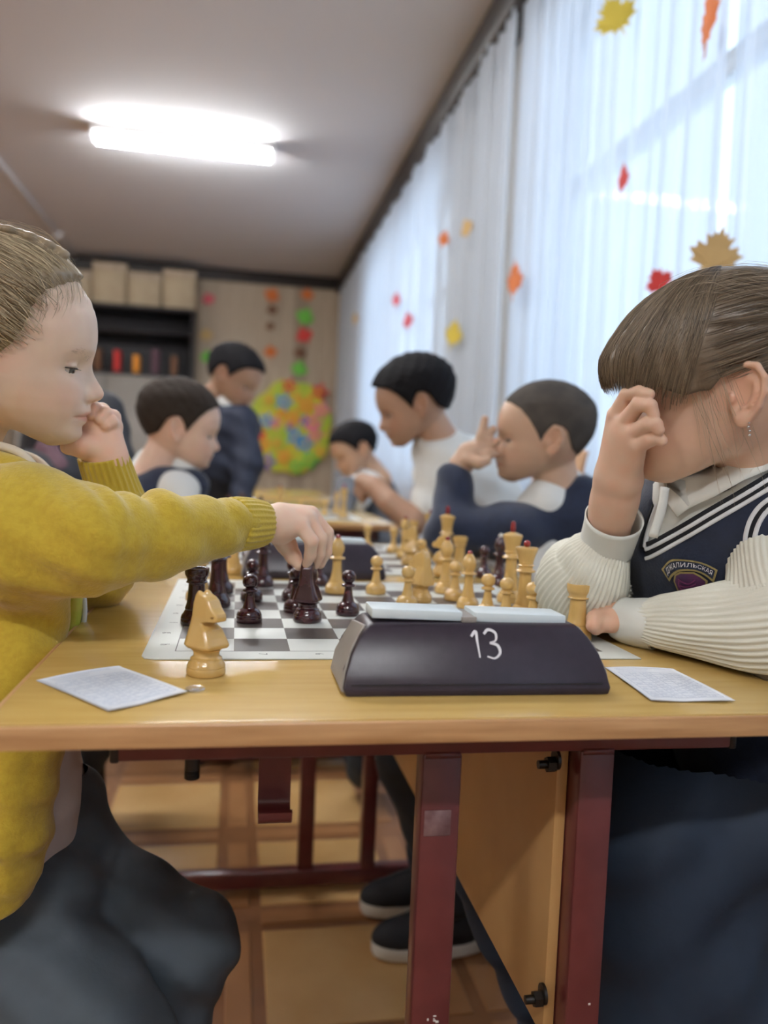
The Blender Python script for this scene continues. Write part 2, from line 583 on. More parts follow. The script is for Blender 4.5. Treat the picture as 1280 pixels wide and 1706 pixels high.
def sheer_material():
    m_ = bpy.data.materials.new('sheer_curtain'); m_.use_nodes = True; nt = m_.node_tree; N = nt.nodes; L = nt.links
    N.remove(N['Principled BSDF']); out = N['Material Output']
    tr = N.new('ShaderNodeBsdfTransparent'); tl = N.new('ShaderNodeBsdfTranslucent'); df = N.new('ShaderNodeBsdfDiffuse')
    tl.inputs[0].default_value = (.76, .86, .97, 1); df.inputs[0].default_value = (.72, .76, .82, 1)
    a = N.new('ShaderNodeMixShader'); a.inputs[0].default_value = .5; L.new(tl.outputs[0], a.inputs[1]); L.new(df.outputs[0], a.inputs[2])
    tc = N.new('ShaderNodeTexCoord'); nz = N.new('ShaderNodeTexNoise'); nz.inputs['Scale'].default_value = 6.
    mp = N.new('ShaderNodeMapping'); mp.inputs['Scale'].default_value = (1, 3, .15); L.new(tc.outputs['Object'], mp.inputs[0]); L.new(mp.outputs[0], nz.inputs['Vector'])
    mr = N.new('ShaderNodeMapRange'); mr.inputs[3].default_value = .62; mr.inputs[4].default_value = .82; L.new(nz.outputs['Fac'], mr.inputs[0])
    b = N.new('ShaderNodeMixShader'); L.new(mr.outputs[0], b.inputs[0]); L.new(tr.outputs[0], b.inputs[1]); L.new(a.outputs[0], b.inputs[2])
    L.new(b.outputs[0], out.inputs[0]); MAT['sheer_curtain'] = m_


sheer_material()

# ------------------------------------------------------------------ room
fl = struct(mesh_obj('floor', box((ROOM_X0, ROOM_Y0, -.12), (ROOM_X1, ROOM_Y1, -.002)), 'floor_base', smooth=False))
tl_big = bpy.data.meshes.new('floor_tile')
v, f = box((-.135, -.135, -.004), (.135, .135, .001), .002, 1)
tl_big.from_pydata(v.tolist(), [], f); tl_big.materials.append(MAT['floor_tile_light'])
tl_red = tl_big.copy(); tl_red.materials[0] = MAT['floor_tile_red']
st_m = bpy.data.meshes.new('floor_strip')
v, f = box((-.135, -.022, -.004), (.135, .022, .0006), .0015, 1)
st_m.from_pydata(v.tolist(), [], f); st_m.materials.append(MAT['floor_tile_red'])
for iy in range(-1, 16):
    for ix in range(-5, 4):
        x = .03+.18+ix*.36; y = 1.90+.18+(iy-3)*.36
        if x > ROOM_X1-.14: continue
        if y < .9 or (x < -.25*y-.35): continue
        t = bpy.data.objects.new('floor_tile', tl_red if (ix*7+iy*3) % 5 == 0 else tl_big)
        t.location = (x, y, 0); t.rotation_euler = (0, 0, PI/2*((ix+iy) % 4)); COL.objects.link(t); t.parent = fl
        if iy < 7:
            for (dx, dy, rz) in ((0, -.18, 0), (-.18, 0, PI/2)):
                t = bpy.data.objects.new('floor_strip', st_m); t.location = (x+dx, y+dy, 0); t.rotation_euler = (0, 0, rz); COL.objects.link(t); t.parent = fl

struct(mesh_obj('ceiling', box((ROOM_X0-.1, ROOM_Y0-.1, ROOM_H), (ROOM_X1+.3, ROOM_Y1+.1, ROOM_H+.1)), 'ceiling_paint', smooth=False))
wb = struct(mesh_obj('wall_back', box((ROOM_X0-.1, ROOM_Y1, -.1), (ROOM_X1+.1, ROOM_Y1+.12, ROOM_H)), 'wall_board_b', smooth=False))
bdm = []
for k, mt in enumerate(('wall_board_a', 'wall_board_b')):
    me = bpy.data.meshes.new('wall_board'); v, f = box((-.068, -.018, 0), (.068, 0, ROOM_H-.10), .004, 1)
    me.from_pydata(v.tolist(), [], f); me.materials.append(MAT[mt]); bdm.append(me)
rng = random.Random(4)
for k in range(29):
    t = bpy.data.objects.new('wall_board', bdm[rng.choice([0, 0, 1])]); t.location = (1.06-k*.142, ROOM_Y1, 0); COL.objects.link(t); t.parent = wb
struct(mesh_obj('wall_front', box((ROOM_X0-.1, ROOM_Y0-.12, -.1), (ROOM_X1+.1, ROOM_Y0, ROOM_H)), 'wall_paint', smooth=False))
struct(mesh_obj('wall_left', box((ROOM_X0-.12, ROOM_Y0, -.1), (ROOM_X0, ROOM_Y1, ROOM_H)), 'wall_paint', smooth=False))
parts = [box((ROOM_X1, ROOM_Y0, -.1), (ROOM_X1+.22, ROOM_Y1, WIN_Z0)), box((ROOM_X1, ROOM_Y0, WIN_Z1), (ROOM_X1+.22, ROOM_Y1, ROOM_H))]
ys = [ROOM_Y0]+[q for w in WINDOWS for q in w]+[ROOM_Y1]
for k in range(0, len(ys), 2): parts.append(box((ROOM_X1, ys[k], WIN_Z0), (ROOM_X1+.22, ys[k+1], WIN_Z1)))
struct(mesh_obj('wall_right', join(*parts), 'wall_white', smooth=False))
for n_, (a, b) in enumerate(WINDOWS):
    wn = struct(empty('window_%d' % (n_+1), (ROOM_X1+.14, (a+b)/2, WIN_Z0)))
    W2 = (b-a)/2; H = WIN_Z1-WIN_Z0; t = .035
    for nm, lo, hi in (('frame_rail', (-t, -W2, 0), (t, W2, .07)), ('frame_rail', (-t, -W2, H-.07), (t, W2, H)), ('frame_post', (-t, -W2, .07), (t, -W2+.07, H-.07)),
                       ('frame_post', (-t, W2-.07, .07), (t, W2, H-.07)), ('mullion', (-t, -.04, .07), (t, .04, H-.07)), ('transom', (-t*.8, -W2+.07, H*.66-.035), (t*.8, W2-.07, H*.66+.035))):
        mesh_obj(nm, box(lo, hi, .006, 1), 'window_frame', wn)
    for s_ in (-1, 1):
        y0, y1 = (-W2+.06, -.03) if s_ < 0 else (.03, W2-.06)
        g = mesh_obj('pane', box((-.003, y0, .06), (.003, y1, H-.06)), None, wn, smooth=False)
        gm = MAT.get('pane_glass')
        if gm is None:
            gm = bpy.data.materials.new('pane_glass'); gm.use_nodes = True; N = gm.node_tree.nodes; L = gm.node_tree.links
            N.remove(N['Principled BSDF']); tr = N.new('ShaderNodeBsdfTransparent'); gl = N.new('ShaderNodeBsdfGlossy'); gl.inputs['Roughness'].default_value = .02
            mx = N.new('ShaderNodeMixShader'); mx.inputs[0].default_value = .05; L.new(tr.outputs[0], mx.inputs[1]); L.new(gl.outputs[0], mx.inputs[2])
            L.new(mx.outputs[0], N['Material Output'].inputs[0]); MAT['pane_glass'] = gm
        g.data.materials.append(gm)
    mesh_obj('window_sill', box((-.20, -W2, -.03), (.02, W2, 0), .006, 1), 'window_frame', wn)
struct(mesh_obj('trim_1', box((ROOM_X1-.13, ROOM_Y0, ROOM_H-.165), (ROOM_X1, ROOM_Y1, ROOM_H), .01, 1), 'cornice_dark'))
struct(mesh_obj('trim_2', box((ROOM_X0, ROOM_Y1-.06, ROOM_H-.13), (ROOM_X1-.13, ROOM_Y1, ROOM_H), .01, 1), 'cornice_dark'))
struct(mesh_obj('trim_3', box((-1.73, ROOM_Y0, ROOM_H-.03), (-1.68, ROOM_Y1-.06, ROOM_H), .005, 1), 'ceiling_paint'))
struct(mesh_obj('baseboard_back', box((ROOM_X0, ROOM_Y1-.035, 0), (ROOM_X1, ROOM_Y1-.018, .09), .004, 1), 'cornice_dark'))

# curtains
def curtain(name, y0, y1, x, label, seed, z0=.30, lean=(0, 0)):
    r = np.random.RandomState(seed); n = int((y1-y0)/.012); m_ = 22
    y = np.linspace(y0, y1, n); ph = r.rand(6)*6.28; z = np.linspace(z0, ROOM_H-.163, m_)
    V = []
    for k, zz in enumerate(z):
        t = (zz-z0)/(ROOM_H-z0)
        fold = .016*np.sin(y*2*PI/.105+ph[0]+.8*np.sin(y*2.1+ph[1]))+.010*np.sin(y*2*PI/.047+ph[2]+1.3*np.sin(y*3.3+ph[3]))+.012*np.sin(y*2*PI/.36+ph[4])
        edge = lean[0]*(1-t)*np.clip(1-(y-y0)/.3, 0, 1)+lean[1]*(1-t)*np.clip(1-(y1-y)/.3, 0, 1)
        V.append(np.c_[x+fold*(.75+.35*(1-t)+.1*np.sin(y*5+t*3)), y+edge+.006*np.sin(t*7+y*9), np.full(n, zz)])
    V = np.vstack(V); Fq = [[k*n+j, k*n+j+1, (k+1)*n+j+1, (k+1)*n+j] for k in range(m_-1) for j in range(n-1)]
    o = empty(name, (x, (y0+y1)/2, z0))
    c = mesh_obj('sheer_panel', (V-np.array(o.location), Fq), 'sheer_curtain', o)
    hp = np.array([[x+.016*math.sin(yy*2*PI/.105+ph[0]), yy, z0+.0] for yy in np.linspace(y0, y1, max(8, n//4))])
    mesh_obj('hem', xf(tube(hp, .004, 5), loc=-np.array(o.location)), 'sheer_curtain', o)
    return tag(o, label, 'curtain', 'sheer white curtains on the window wall')


curtain('sheer_curtain', -2.6, 1.665, 1.052, 'sheer white curtain at the right edge, behind the girl with bangs', 1, lean=(0, -.01))
curtain('sheer_curtain', 1.715, 3.16, 1.056, 'bright sheer white curtain hanging between the window gap and the grey wall pier', 2, lean=(.01, 0))
curtain('sheer_curtain', 3.17, 8.80, 1.04, 'long sheer white curtain running along the far windows to the back corner', 3)

# maple leaf cut-outs
def leaf_outline():
    half = [(0, -.50), (.03, -.22), (.20, -.28), (.17, -.17), (.42, -.10), (.36, -.02), (.50, .12), (.36, .15), (.38, .27), (.20, .20), (.26, .42), (.15, .36), (.11, .48), (.06, .42), (0, .60)]
    return half+[(-a, b) for a, b in half[-2:0:-1]]


def leaf(px, py, X, size, mat, label, rot=0., name='paper_maple_leaf', yaw=0., group='paper leaves on the curtains', P=None):
    p = atX(px, py, X) if P is None else np.asarray(P, float)
    c, s_ = math.cos(rot), math.sin(rot)
    poly = [((a*c-b*s_)*size, (a*s_+b*c)*size) for a, b in leaf_outline()]
    v, f = prism(poly, -.0008, .0008, axis=0)
    v[:, 0] += .10*size*((v[:, 1]/size)**2)-.06*size*np.abs(v[:, 2]/size)     # slightly curled paper
    o = mesh_obj(name, (v@rotz(yaw).T, f), mat, smooth=False); o.location = p
    vein = [tube([[.0012, 0, -.45*size], [.0014, 0, .5*size]], .004*size+.0004, 4), tube([[.0012, 0, -.2*size], [.0016+.012*size, .4*size, .1*size]], .003*size+.0003, 4), tube([[.0012, 0, -.2*size], [.0016+.012*size, -.4*size, .1*size]], .003*size+.0003, 4)]
    vv = join(*vein); vv = (vv[0]*np.array([-1, 1, 1]), vv[1])
    vv[0][:, 1:] = vv[0][:, 1:] @ np.array([[c, s_], [-s_, c]])
    mesh_obj('veins', (vv[0]@rotz(yaw).T, vv[1]), mat, o)
    return tag(o, label, 'paper leaf', group)


leaf(1028, 32, 1.0, .13, 'leaf_yellow', 'yellow paper maple leaf at the top of the curtain', -.5, yaw=.95)
leaf(1181, 40, 1.005, .155, 'leaf_orange', 'orange-red paper leaf curled edge-on near the top right', .1, yaw=-.3)
leaf(1038, 303, 1.005, .085, 'leaf_red', 'small dark red paper leaf alone on the bright curtain', .15, yaw=-.1)
leaf(739, 401, .985, .095, 'leaf_orange', 'orange paper leaf beside a faded one high on the far curtain', .4, yaw=.5)
leaf(778, 383, .985, .10, 'leaf_tan', 'faded tan paper leaf right of the orange one on the far curtain', -.4, yaw=.4)
leaf(857, 472, .995, .145, 'leaf_orange', 'large orange-red paper leaf turned sideways, above the cropped-hair boy', .1, yaw=.12)
leaf(660, 502, .985, .11, 'leaf_pink', 'upper of two small pink paper leaves on the far curtain', .2, yaw=.4)
leaf(680, 537, .985, .12, 'leaf_pink', 'lower of two small pink paper leaves on the far curtain', -.2, yaw=.4)
leaf(755, 561, .995, .15, 'leaf_yellow', 'pale yellow paper leaf on the far curtain, right of the pink pair', .3, yaw=.4)
leaf(592, 533, .995, .13, 'leaf_tan', 'faint tan paper leaf on the curtain close to the back corner', .0, yaw=.3)
leaf(1100, 472, 1.0, .075, 'leaf_red', 'bright red paper leaf just above the brown-haired girl', -.5, yaw=.8)
leaf(1190, 430, .985, .115, 'leaf_tan', 'large tan and orange maple leaf above the girl with bangs', .25, yaw=.95)

# ceiling lamps: the first is in view, the rest are added for fill light
def ceiling_lamp(x, y, label, L=1.12):
    o = empty('ceiling_lamp', (x, y, ROOM_H))
    mesh_obj('lamp_body', prism([(-.09, 0), (.09, 0), (.065, -.045), (-.065, -.045)], -L/2, L/2, .004, axis=0), 'lamp_body', o, sharp=30)
    for dy in (-.04, .04):
        tb = mesh_obj('tube', tube([[-L/2+.03, dy, -.068], [L/2-.03, dy, -.068]], .019, 14), 'lamp_tube', o)
        for s_ in (-1, 1): mesh_obj('tube_cap', tube([[s_*(L/2-.03), dy, -.068], [s_*(L/2-.005), dy, -.068]], .0195, 14), 'lamp_body', tb)
    for s_ in (-1, 1): mesh_obj('end_cap', box((s_*(L/2-.012)-.008, -.075, -.095), (s_*(L/2-.012)+.008, .075, -.03), .004, 1), 'lamp_body', o)
    tag(o, label, 'ceiling lamp', 'fluorescent ceiling lamps')


ceiling_lamp(-.385, 5.36, 'glowing white fluorescent tube lamp across the grey ceiling')
ceiling_lamp(-.385, 2.30, 'added unseen fluorescent tube lamp on the ceiling above the second desk')  # unseen lamps from here on, added out of frame to light the room
ceiling_lamp(-.385, -1.5, 'added unseen fluorescent tube lamp on the ceiling behind the camera')  # added fill lamp, set well back to weaken its light on the girls
ceiling_lamp(-2.9, 5.36, 'added unseen fluorescent tube lamp on the far left of the ceiling')
ceiling_lamp(-2.9, 2.30, 'added unseen fluorescent tube lamp on the ceiling left of the second desk')
ceiling_lamp(-2.9, -1.5, 'added unseen fluorescent tube lamp on the ceiling at the near left')
p = atZ(95, 388, ROOM_H)
sd = mesh_obj('smoke_detector', xf(lathe([(.055, 0), (.055, -.018), (.046, -.03), (.03, -.036), (.028, -.044), (.0, -.046)], 20), loc=p), 'lamp_body', sharp=35)
tag(sd, 'small round white detector on the ceiling by the cable channel', 'smoke detector')

# ------------------------------------------------------------------ desks
DX0, DX1, DY0, DY1, DZ = -.155, .462, .528, 1.73, .72


def make_desk():
    o = empty('school_desk', ((DX0+DX1)/2, (DY0+DY1)/2, 0)); b = np.array(o.location)
    def part(nm, vf, mat, par=o, **kw):
        return mesh_obj(nm, xf(vf, loc=-b), mat, par, **kw)
    part('tabletop', box((DX0+.004, DY0+.004, DZ-.0158), (DX1-.004, DY1-.004, DZ), .0012, 2), 'desk_top', sharp=40)
    e = .0042
    for lo, hi in (((DX0, DY0, DZ-.0165), (DX1, DY0+e, DZ-.0012)), ((DX0, DY1-e, DZ-.0165), (DX1, DY1, DZ-.0012)), ((DX0, DY0+e, DZ-.0165), (DX0+e, DY1-e, DZ-.0012)), ((DX1-e, DY0+e, DZ-.0165), (DX1, DY1-e, DZ-.0012))):
        part('edge_strip', box(lo, hi, .0012, 2), 'desk_edge', sharp=40)
    for side, Y, sg in ((0, .60, 1), (1, 1.655, -1)):
        bar = part('top_bar', box((-.083, Y, .668), (.418, Y+sg*.028, DZ-.0166), .003), 'maroon_paint', sharp=40)
        for x0 in (-.0845, .4125):
            part('end_cap', box((x0, Y-sg*.0006, .6672), (x0+.007, Y+sg*.0286, DZ-.0166), .002), 'black_plastic', bar)
        for (xa, xb, dp) in ((.150, .182, .024), (.281, .311, .034)):
            lg = part('leg', box((xa, Y+.0005*sg, .045), (xb, Y+dp*sg, .6685), .0025), 'maroon_paint', sharp=40)
            part('weld', tube([[xa+.002, Y+.002*sg, .668], [xb-.002, Y+.002*sg, .668]], .0035, 8), 'maroon_paint', lg)
        part('foot_bar', box((-.10, Y, .012), (.44, Y+sg*.03, .046), .003), 'maroon_paint', sharp=40)
        for x0 in (-.09, .41): part('foot_pad', box((x0, Y-.002, 0), (x0+.022, Y+sg*.032, .013), .002), 'black_plastic')
        bx = part('bolt', tube([[-.026, Y+.014*sg, .672], [-.026, Y+.014*sg, .657]], .0058, 12), 'dark_steel', bar, sharp=40)
        part('bolt', xf(join(*[lathe([(.0052, z), (.0060, z+.0008), (.0052, z+.0016)], 12) for z in np.arange(.6495, .657, .0016)]), loc=(-.026, Y+.014*sg, 0)), 'dark_steel', bar)
    hk = [(.0, .669), (.0, .628), (-.004, .617), (-.014, .612), (-.024, .616), (-.027, .624)]
    P = np.array([[.0375, .635+a, z] for a, z in hk]); V = []; t = .0018
    Pp = spline(P, 22); T, N, B = frames(Pp, up=(0, 1, 0))
    for q, n_ in zip(Pp, N):
        for sx, st in ((-1, -1), (1, -1), (1, 1), (-1, 1)): V.append([q[0]+sx*.0128, q[1]+n_[1]*t*st, q[2]+n_[2]*t*st])
    Fq = [[i*4+j, i*4+(j+1) % 4, i*4+4+(j+1) % 4, i*4+4+j] for i in range(21) for j in range(4)]+[[3, 2, 1, 0], [84, 85, 86, 87]]
    part('bag_hook', (np.array(V), Fq), 'maroon_paint', sharp=40)
    pn = part('modesty_panel', box((.2705, .622, .412), (.2805, 1.632, DZ-.017), .0015), 'panel_wood', sharp=40)
    for z in (.650, .447):
        w = part('washer', tube([[.2706, .619+.003, z+.004], [.2680, .619+.003, z+.004]], .0085, 18), 'dark_steel', pn, sharp=40)
        part('nut', tube([[.268, .622, z], [.261, .622, z]], .0066, 6), 'dark_steel', pn, sharp=30)
        part('stud', tube([[.262, .622, z], [.2535, .622, z]], .0036, 12), 'dark_steel', pn, sharp=40)
    part('worn_patch', box((.153, .5995, .6035), (.1745, .6004, .624), .0003, 1), 'worn_patch')
    rr = random.Random(3)
    for k in range(9):
        x = rr.choice([.156, .163, .17, .168, .295, .30]); z = .44+rr.random()*.02 if x < .2 else .43+rr.random()*.03
        part('paint_chip', box((x, .5998, z), (x+.0012+rr.random()*.002, .6004, z+.001+rr.random()*.001), .0002, 1), 'rubber_white')
    return o


desk1 = make_desk()
tag(desk1, 'varnished wooden school desk with maroon steel legs, nearest the camera', 'desk', 'school desks in a row')
desk2 = dup(desk1); desk2.location.y += 1.74
tag(desk2, 'varnished school desk directly behind the nearest one', 'desk', 'school desks in a row')
desk3 = dup(desk1); desk3.location.y += 3.02
tag(desk3, 'farthest varnished school desk of the row', 'desk', 'school desks in a row')
for d_ in (desk2, desk3):
    for ch in list(d_.children):
        if ch.name.startswith(('worn_patch', 'paint_chip')): bpy.data.objects.remove(ch, do_unlink=True)

# ------------------------------------------------------------------ chess set
def text_mesh(s, size, depth=.0003):
    cu = bpy.data.curves.new('t', 'FONT'); cu.body = s; cu.size = size; cu.align_x = 'CENTER'; cu.align_y = 'CENTER'; cu.extrude = depth; cu.resolution_u = 3
    ob = bpy.data.objects.new('t', cu); COL.objects.link(ob)
    dg = bpy.context.evaluated_depsgraph_get(); me = bpy.data.meshes.new_from_object(ob.evaluated_get(dg))
    v = np.array([q.co[:] for q in me.vertices]); f = [list(q.vertices) for q in me.polygons]
    bpy.data.objects.remove(ob, do_unlink=True); bpy.data.meshes.remove(me); bpy.data.curves.remove(cu)
    return v, f


BX0, BY0, SQ, BM = -.0475, .7225, .05, .0275
BOARD_Z = DZ+.0016
sq_me = bpy.data.meshes.new('dark_square')
v, f = box((-SQ/2, -SQ/2, 0), (SQ/2, SQ/2, .0004)); sq_me.from_pydata(v.tolist(), [], f); sq_me.materials.append(MAT['square_dark'])


def make_board(x0, y0, label, marks=True):
    L = 8*SQ
    o = empty('chess_board', (x0+L/2, y0+L/2, DZ)); h = L/2+BM
    poly = [(-h+.012, -h), (h, -h), (h, h), (-h, h), (-h, -h+.012), (-h+.003, -h+.004)]
    mesh_obj('board_sheet', prism(poly, .0002, .0014, .0003), 'board_vinyl', o, sharp=40)
    for i in range(8):
        for j in range(8):
            if (i+j) % 2 == 1:
                s_ = bpy.data.objects.new('dark_square', sq_me); s_.location = (-L/2+SQ*(i+.5), -L/2+SQ*(j+.5), .0011); COL.objects.link(s_); s_.parent = o
    for a, b in (((-L/2-.001, -L/2-.001), (L/2+.001, -L/2)), ((-L/2-.001, L/2), (L/2+.001, L/2+.001)), ((-L/2-.001, -L/2), (-L/2, L/2)), ((L/2, -L/2), (L/2+.001, L/2))):
        mesh_obj('border_line', box((a[0], a[1], .0011), (b[0], b[1], .0015)), 'print_grey', o, smooth=False)
    if marks:
        for k in range(8):
            g = text_mesh('87654321'[k], .011, .0001); mesh_obj('printed_number', xf(g, rotz(-PI/2), (-L/2+SQ*(k+.5), -L/2-.011, .0014)), 'print_grey', o, smooth=False)
            g = text_mesh('hgfedcba'[k], .012, .0001); mesh_obj('printed_letter', xf(g, rotz(-PI/2), (-L/2-.012, -L/2+SQ*(k+.5), .0014)), 'print_grey', o, smooth=False)
    return tag(o, label, 'chess board', 'roll-up chess boards')


make_board(BX0, BY0, 'white and grey roll-up chess board in front, under the reaching hand')
make_board(BX0, 1.262, 'blurred chess board behind the second clock, between the boys', False)
make_board(BX0, 2.42, 'distant chess board on the second desk', False)


def rounded(pts, n=4):
    return [tuple(q) for q in spline(np.array(pts, float), (len(pts)-1)*n+1)]


mmm = lambda pts: [(a/1000, b/1000) for a, b in pts]
BASE = lambda r: [(r*.93, 0), (r, 1), (r*1.0, 5), (r*.97, 6.4), (r*.99, 7), (r*.93, 9.5), (r*.82, 12)]
PROF = {
    'pawn': BASE(13.4)+[(8.2, 14), (7.2, 15), (6.6, 17), (5.2, 22), (4.4, 28), (4.3, 31), (7.4, 32.2), (7.7, 33.4), (7.2, 34.6), (4.6, 35.6), (4.8, 36.4), (7.0, 38.3), (8.0, 41), (8.1, 43.6), (7.3, 46.6), (5.2, 49), (2.6, 50.2), (.3, 50.5)],
    'rook': BASE(15.4)+[(11.6, 14), (10.8, 15.5), (11.2, 17), (9.6, 22), (8.6, 32), (8.2, 40), (8.4, 42), (10.6, 43), (10.8, 44), (9.8, 45), (10.2, 47.5), (11.6, 50), (12.2, 53), (12.2, 57.5), (11.6, 58), (9.6, 57.8), (9.0, 54.5), (.3, 54.2)],
    'knight': BASE(15.4)+[(12.4, 13.5), (10.8, 14.6), (10.2, 16), (10.4, 18.5), (11.6, 20), (11.4, 21), (.3, 21.5)],
    'bishop': BASE(15.0)+[(10.8, 14), (9.4, 15.2), (9.2, 17), (7.4, 23), (6.0, 32), (5.7, 42), (6.0, 44), (10.2, 45.2), (10.6, 46.4), (9.8, 47.6), (6.2, 48.6), (6.4, 51), (8.0, 54), (9.0, 58), (8.8, 62), (7.2, 67), (4.6, 71), (3.2, 72.6), (.3, 72.8)],
    'queen': BASE(16.4)+[(12.0, 14.5), (10.6, 16), (10.4, 18), (8.6, 25), (7.4, 36), (7.0, 50), (7.3, 53), (11.2, 54.4), (11.5, 55.6), (10.4, 57), (8.4, 58.2), (8.0, 60.5), (9.8, 62), (8.4, 63.4), (8.8, 67), (10.6, 74), (12.8, 79.5), (13.2, 82), (12.4, 82.6), (9.6, 81.4), (6.5, 82.4), (.3, 83.5)],
    'king': BASE(16.8)+[(12.4, 14.5), (11.0, 16), (10.8, 18), (9.0, 26), (7.8, 38), (7.4, 53), (7.8, 56), (11.6, 57.4), (11.9, 58.8), (10.6, 60), (8.6, 61.4), (8.2, 64), (10.0, 65.4), (8.8, 67), (9.2, 71), (11.0, 79), (12.6, 84.5), (12.8, 87), (11.8, 88), (8, 89.6), (3.6, 91.2), (.3, 91.4)],
}
FIN = {'queen': [(.3, 82), (2.0, 83), (3.6, 85), (4.0, 87), (3.2, 89.6), (.3, 91)], 'king': [(1.6, 90.4), (3.2, 91.5), (3.6, 95), (3.4, 101), (2.6, 104.5), (.3, 105.4)], 'bishop': [(.3, 71.6), (3.0, 72), (3.5, 74), (2.6, 76.2), (.3, 77.4)]}


def knight_head():
    out = np.array([(-14.5, 22), (-14.6, 25), (-13.2, 34), (-12.2, 46), (-11.0, 57), (-8.4, 63.5), (-6.0, 67.0), (-3.6, 66.0), (-1.0, 64.0), (3.4, 62.6), (7.0, 60.2), (11.0, 54.6), (16.6, 50.6), (17.6, 47.4), (16.8, 44.6), (13.6, 43.4), (6.2, 43.0), (1.6, 41.6), (3.6, 39.6), (8.4, 37.0), (12.4, 30.5), (15.0, 24.6), (14.2, 22), (8, 20.8), (-8, 20.8)])/1000
    V_ = Vol((-.018, -.018, .018), (.021, .018, .070), .0007)
    X, Y, Z = V_.ax[0][:, None, None], V_.ax[1][None, :, None], V_.ax[2][None, None, :]
    gx, gz = np.meshgrid(V_.ax[0], V_.ax[2], indexing='ij'); d = np.full(gx.shape, 1e9); ins = np.zeros(gx.shape, bool); n = len(out)
    for i in range(n):
        a, b = out[i], out[(i+1) % n]; e = b-a; w0, w1 = gx-a[0], gz-a[1]; t = np.clip((w0*e[0]+w1*e[1])/(e@e), 0, 1)
        d = np.minimum(d, np.hypot(w0-t*e[0], w1-t*e[1])); c = ((a[1] > gz) != (b[1] > gz)); ins ^= c & (gx < (b[0]-a[0])*(gz-a[1])/(b[1]-a[1]+1e-15)+a[0])
    d2 = np.where(ins, -d, d)[:, None, :]
    tz = np.interp(V_.ax[2], [.020, .024, .031, .040, .046, .056, .066], [.0120, .0146, .0118, .0088, .0074, .0070, .0064])[None, None, :]
    fx = np.interp(V_.ax[0], [-.015, -.008, .006, .018], [.80, 1.0, .98, .72])[:, None, None]
    F = smax(d2, np.abs(Y)-tz*fx, .0026)
    F = smax(F, -(np.hypot(Y, (Z-.0685)*.7)-.0030+0*X), .0008)                # notch between the ears
    F = smax(F, -(np.sqrt((X-.0145)**2+(np.abs(Y)-.0062)**2+(Z-.0485)**2)-.0011), .0006)   # nostrils
    F = smax(F, -(np.sqrt((X-.0052)**2+(np.abs(Y)-.0082)**2+(Z-.0560)**2)-.0013), .0008)   # eyes
    F = smax(F, -(np.hypot((X-.0)*.35-.0042, (Z-.0470)-(X-.012)*.10)-.0006+0*Y+np.clip(.010-X, 0, 1)), .0006)  # mouth line
    V_.F = F.astype(np.float32)
    return V_.mesh()


KN = knight_head()
PIECE = {}


def piece_proto(kind, colr):
    key = (kind, colr)
    if key in PIECE: return PIECE[key]
    me = []
    def mk(nm, vf, mat, sharp=32):
        o = mesh_obj(nm, vf, mat, sharp=sharp); d_ = o.data; bpy.data.objects.remove(o, do_unlink=True); me.append((nm, d_))
    pm = 'piece_light' if colr == 'light' else 'piece_dark'
    pr = mmm(PROF[kind])
    if kind == 'rook':
        b = lathe(rounded(pr, 2), 30); mk('body', b, pm)
    else: mk('body', lathe(rounded(pr, 2), 30), pm)
    if kind == 'knight': mk('horse_head', KN, pm, 28)
    if kind in FIN: mk('finial', lathe(rounded(mmm(FIN[kind]), 3), 16), 'finial_red' if colr == 'light' else 'finial_white')
    mk('felt', lathe([(.0115, -.0002), (.0118, .0006)], 20), 'cabinet_dark')
    PIECE[key] = me; return me


def piece(kind, colr, x, y, label, rz=0., z=None, group=None, sc=1.0, name=None):
    o = empty(name or (kind+'_chess_piece'), (x, y, (BOARD_Z if z is None else z)+.0002), rz)
    o.scale = (sc, sc, sc)
    for nm, d_ in piece_proto(kind, colr):
        c = bpy.data.objects.new(nm, d_); COL.objects.link(c); c.parent = o
    return tag(o, label, 'chess piece', group or ('light wooden chess pieces' if colr == 'light' else 'dark maroon chess pieces'))


def pp(kind, colr, px, py, label, rz=0., onboard=True, **kw):
    z = BOARD_Z if onboard else DZ
    q = atZ(px, py, z); return piece(kind, colr, q[0], q[1], label, rz, z=z if onboard else DZ, **kw)


pp('knight', 'light', 343, 1123, 'light wooden knight standing on the desk off the board corner', -.85, False)
pp('rook', 'dark', 326, 1040, 'dark maroon rook at the left edge of the near board')
pp('queen', 'dark', 360, 1010, 'tall dark queen behind the dark rook, under the yellow sleeve')
pp('bishop', 'dark', 369, 988, 'dark bishop mostly hidden behind the tall dark queen')
pp('rook', 'light', 331, 1000, 'light rook showing just above the dark rook', .3)
pp('pawn', 'dark', 415, 1036, 'front dark pawn on the near board, left of the held knight')
pp('pawn', 'dark', 419, 1001, 'dark pawn directly behind the front dark pawn')
pp('bishop', 'dark', 437, 977, 'dark bishop at the far left of the near board')
pp('knight', 'dark', 512, 1035, 'dark knight being held from above by the hand', 1.15)
pp('pawn', 'dark', 492, 1019, 'dark pawn half hidden behind the held dark knight')
pp('pawn', 'dark', 487, 1000, 'second dark pawn behind the held knight')
pp('pawn', 'dark', 532, 975, 'dark pawn seen right behind the held knight muzzle')
pp('pawn', 'dark', 579, 1024, 'lone dark pawn between the held knight and the clock')
pp('bishop', 'light', 560, 988, 'light bishop with red tip in front of the second clock')
pp('pawn', 'light', 626, 989, 'lone light pawn right of the red-tipped bishop')
pp('pawn', 'light', 678, 1012, 'light pawn in front of the light knight, just above the clock top')
pp('knight', 'light', 699, 1003, 'light knight on the near board behind the clock', 2.2)
pp('bishop', 'light', 742, 988, 'light bishop in the middle of the light pieces')
pp('pawn', 'light', 757, 1000, 'light pawn beside the bishop among the light pieces')
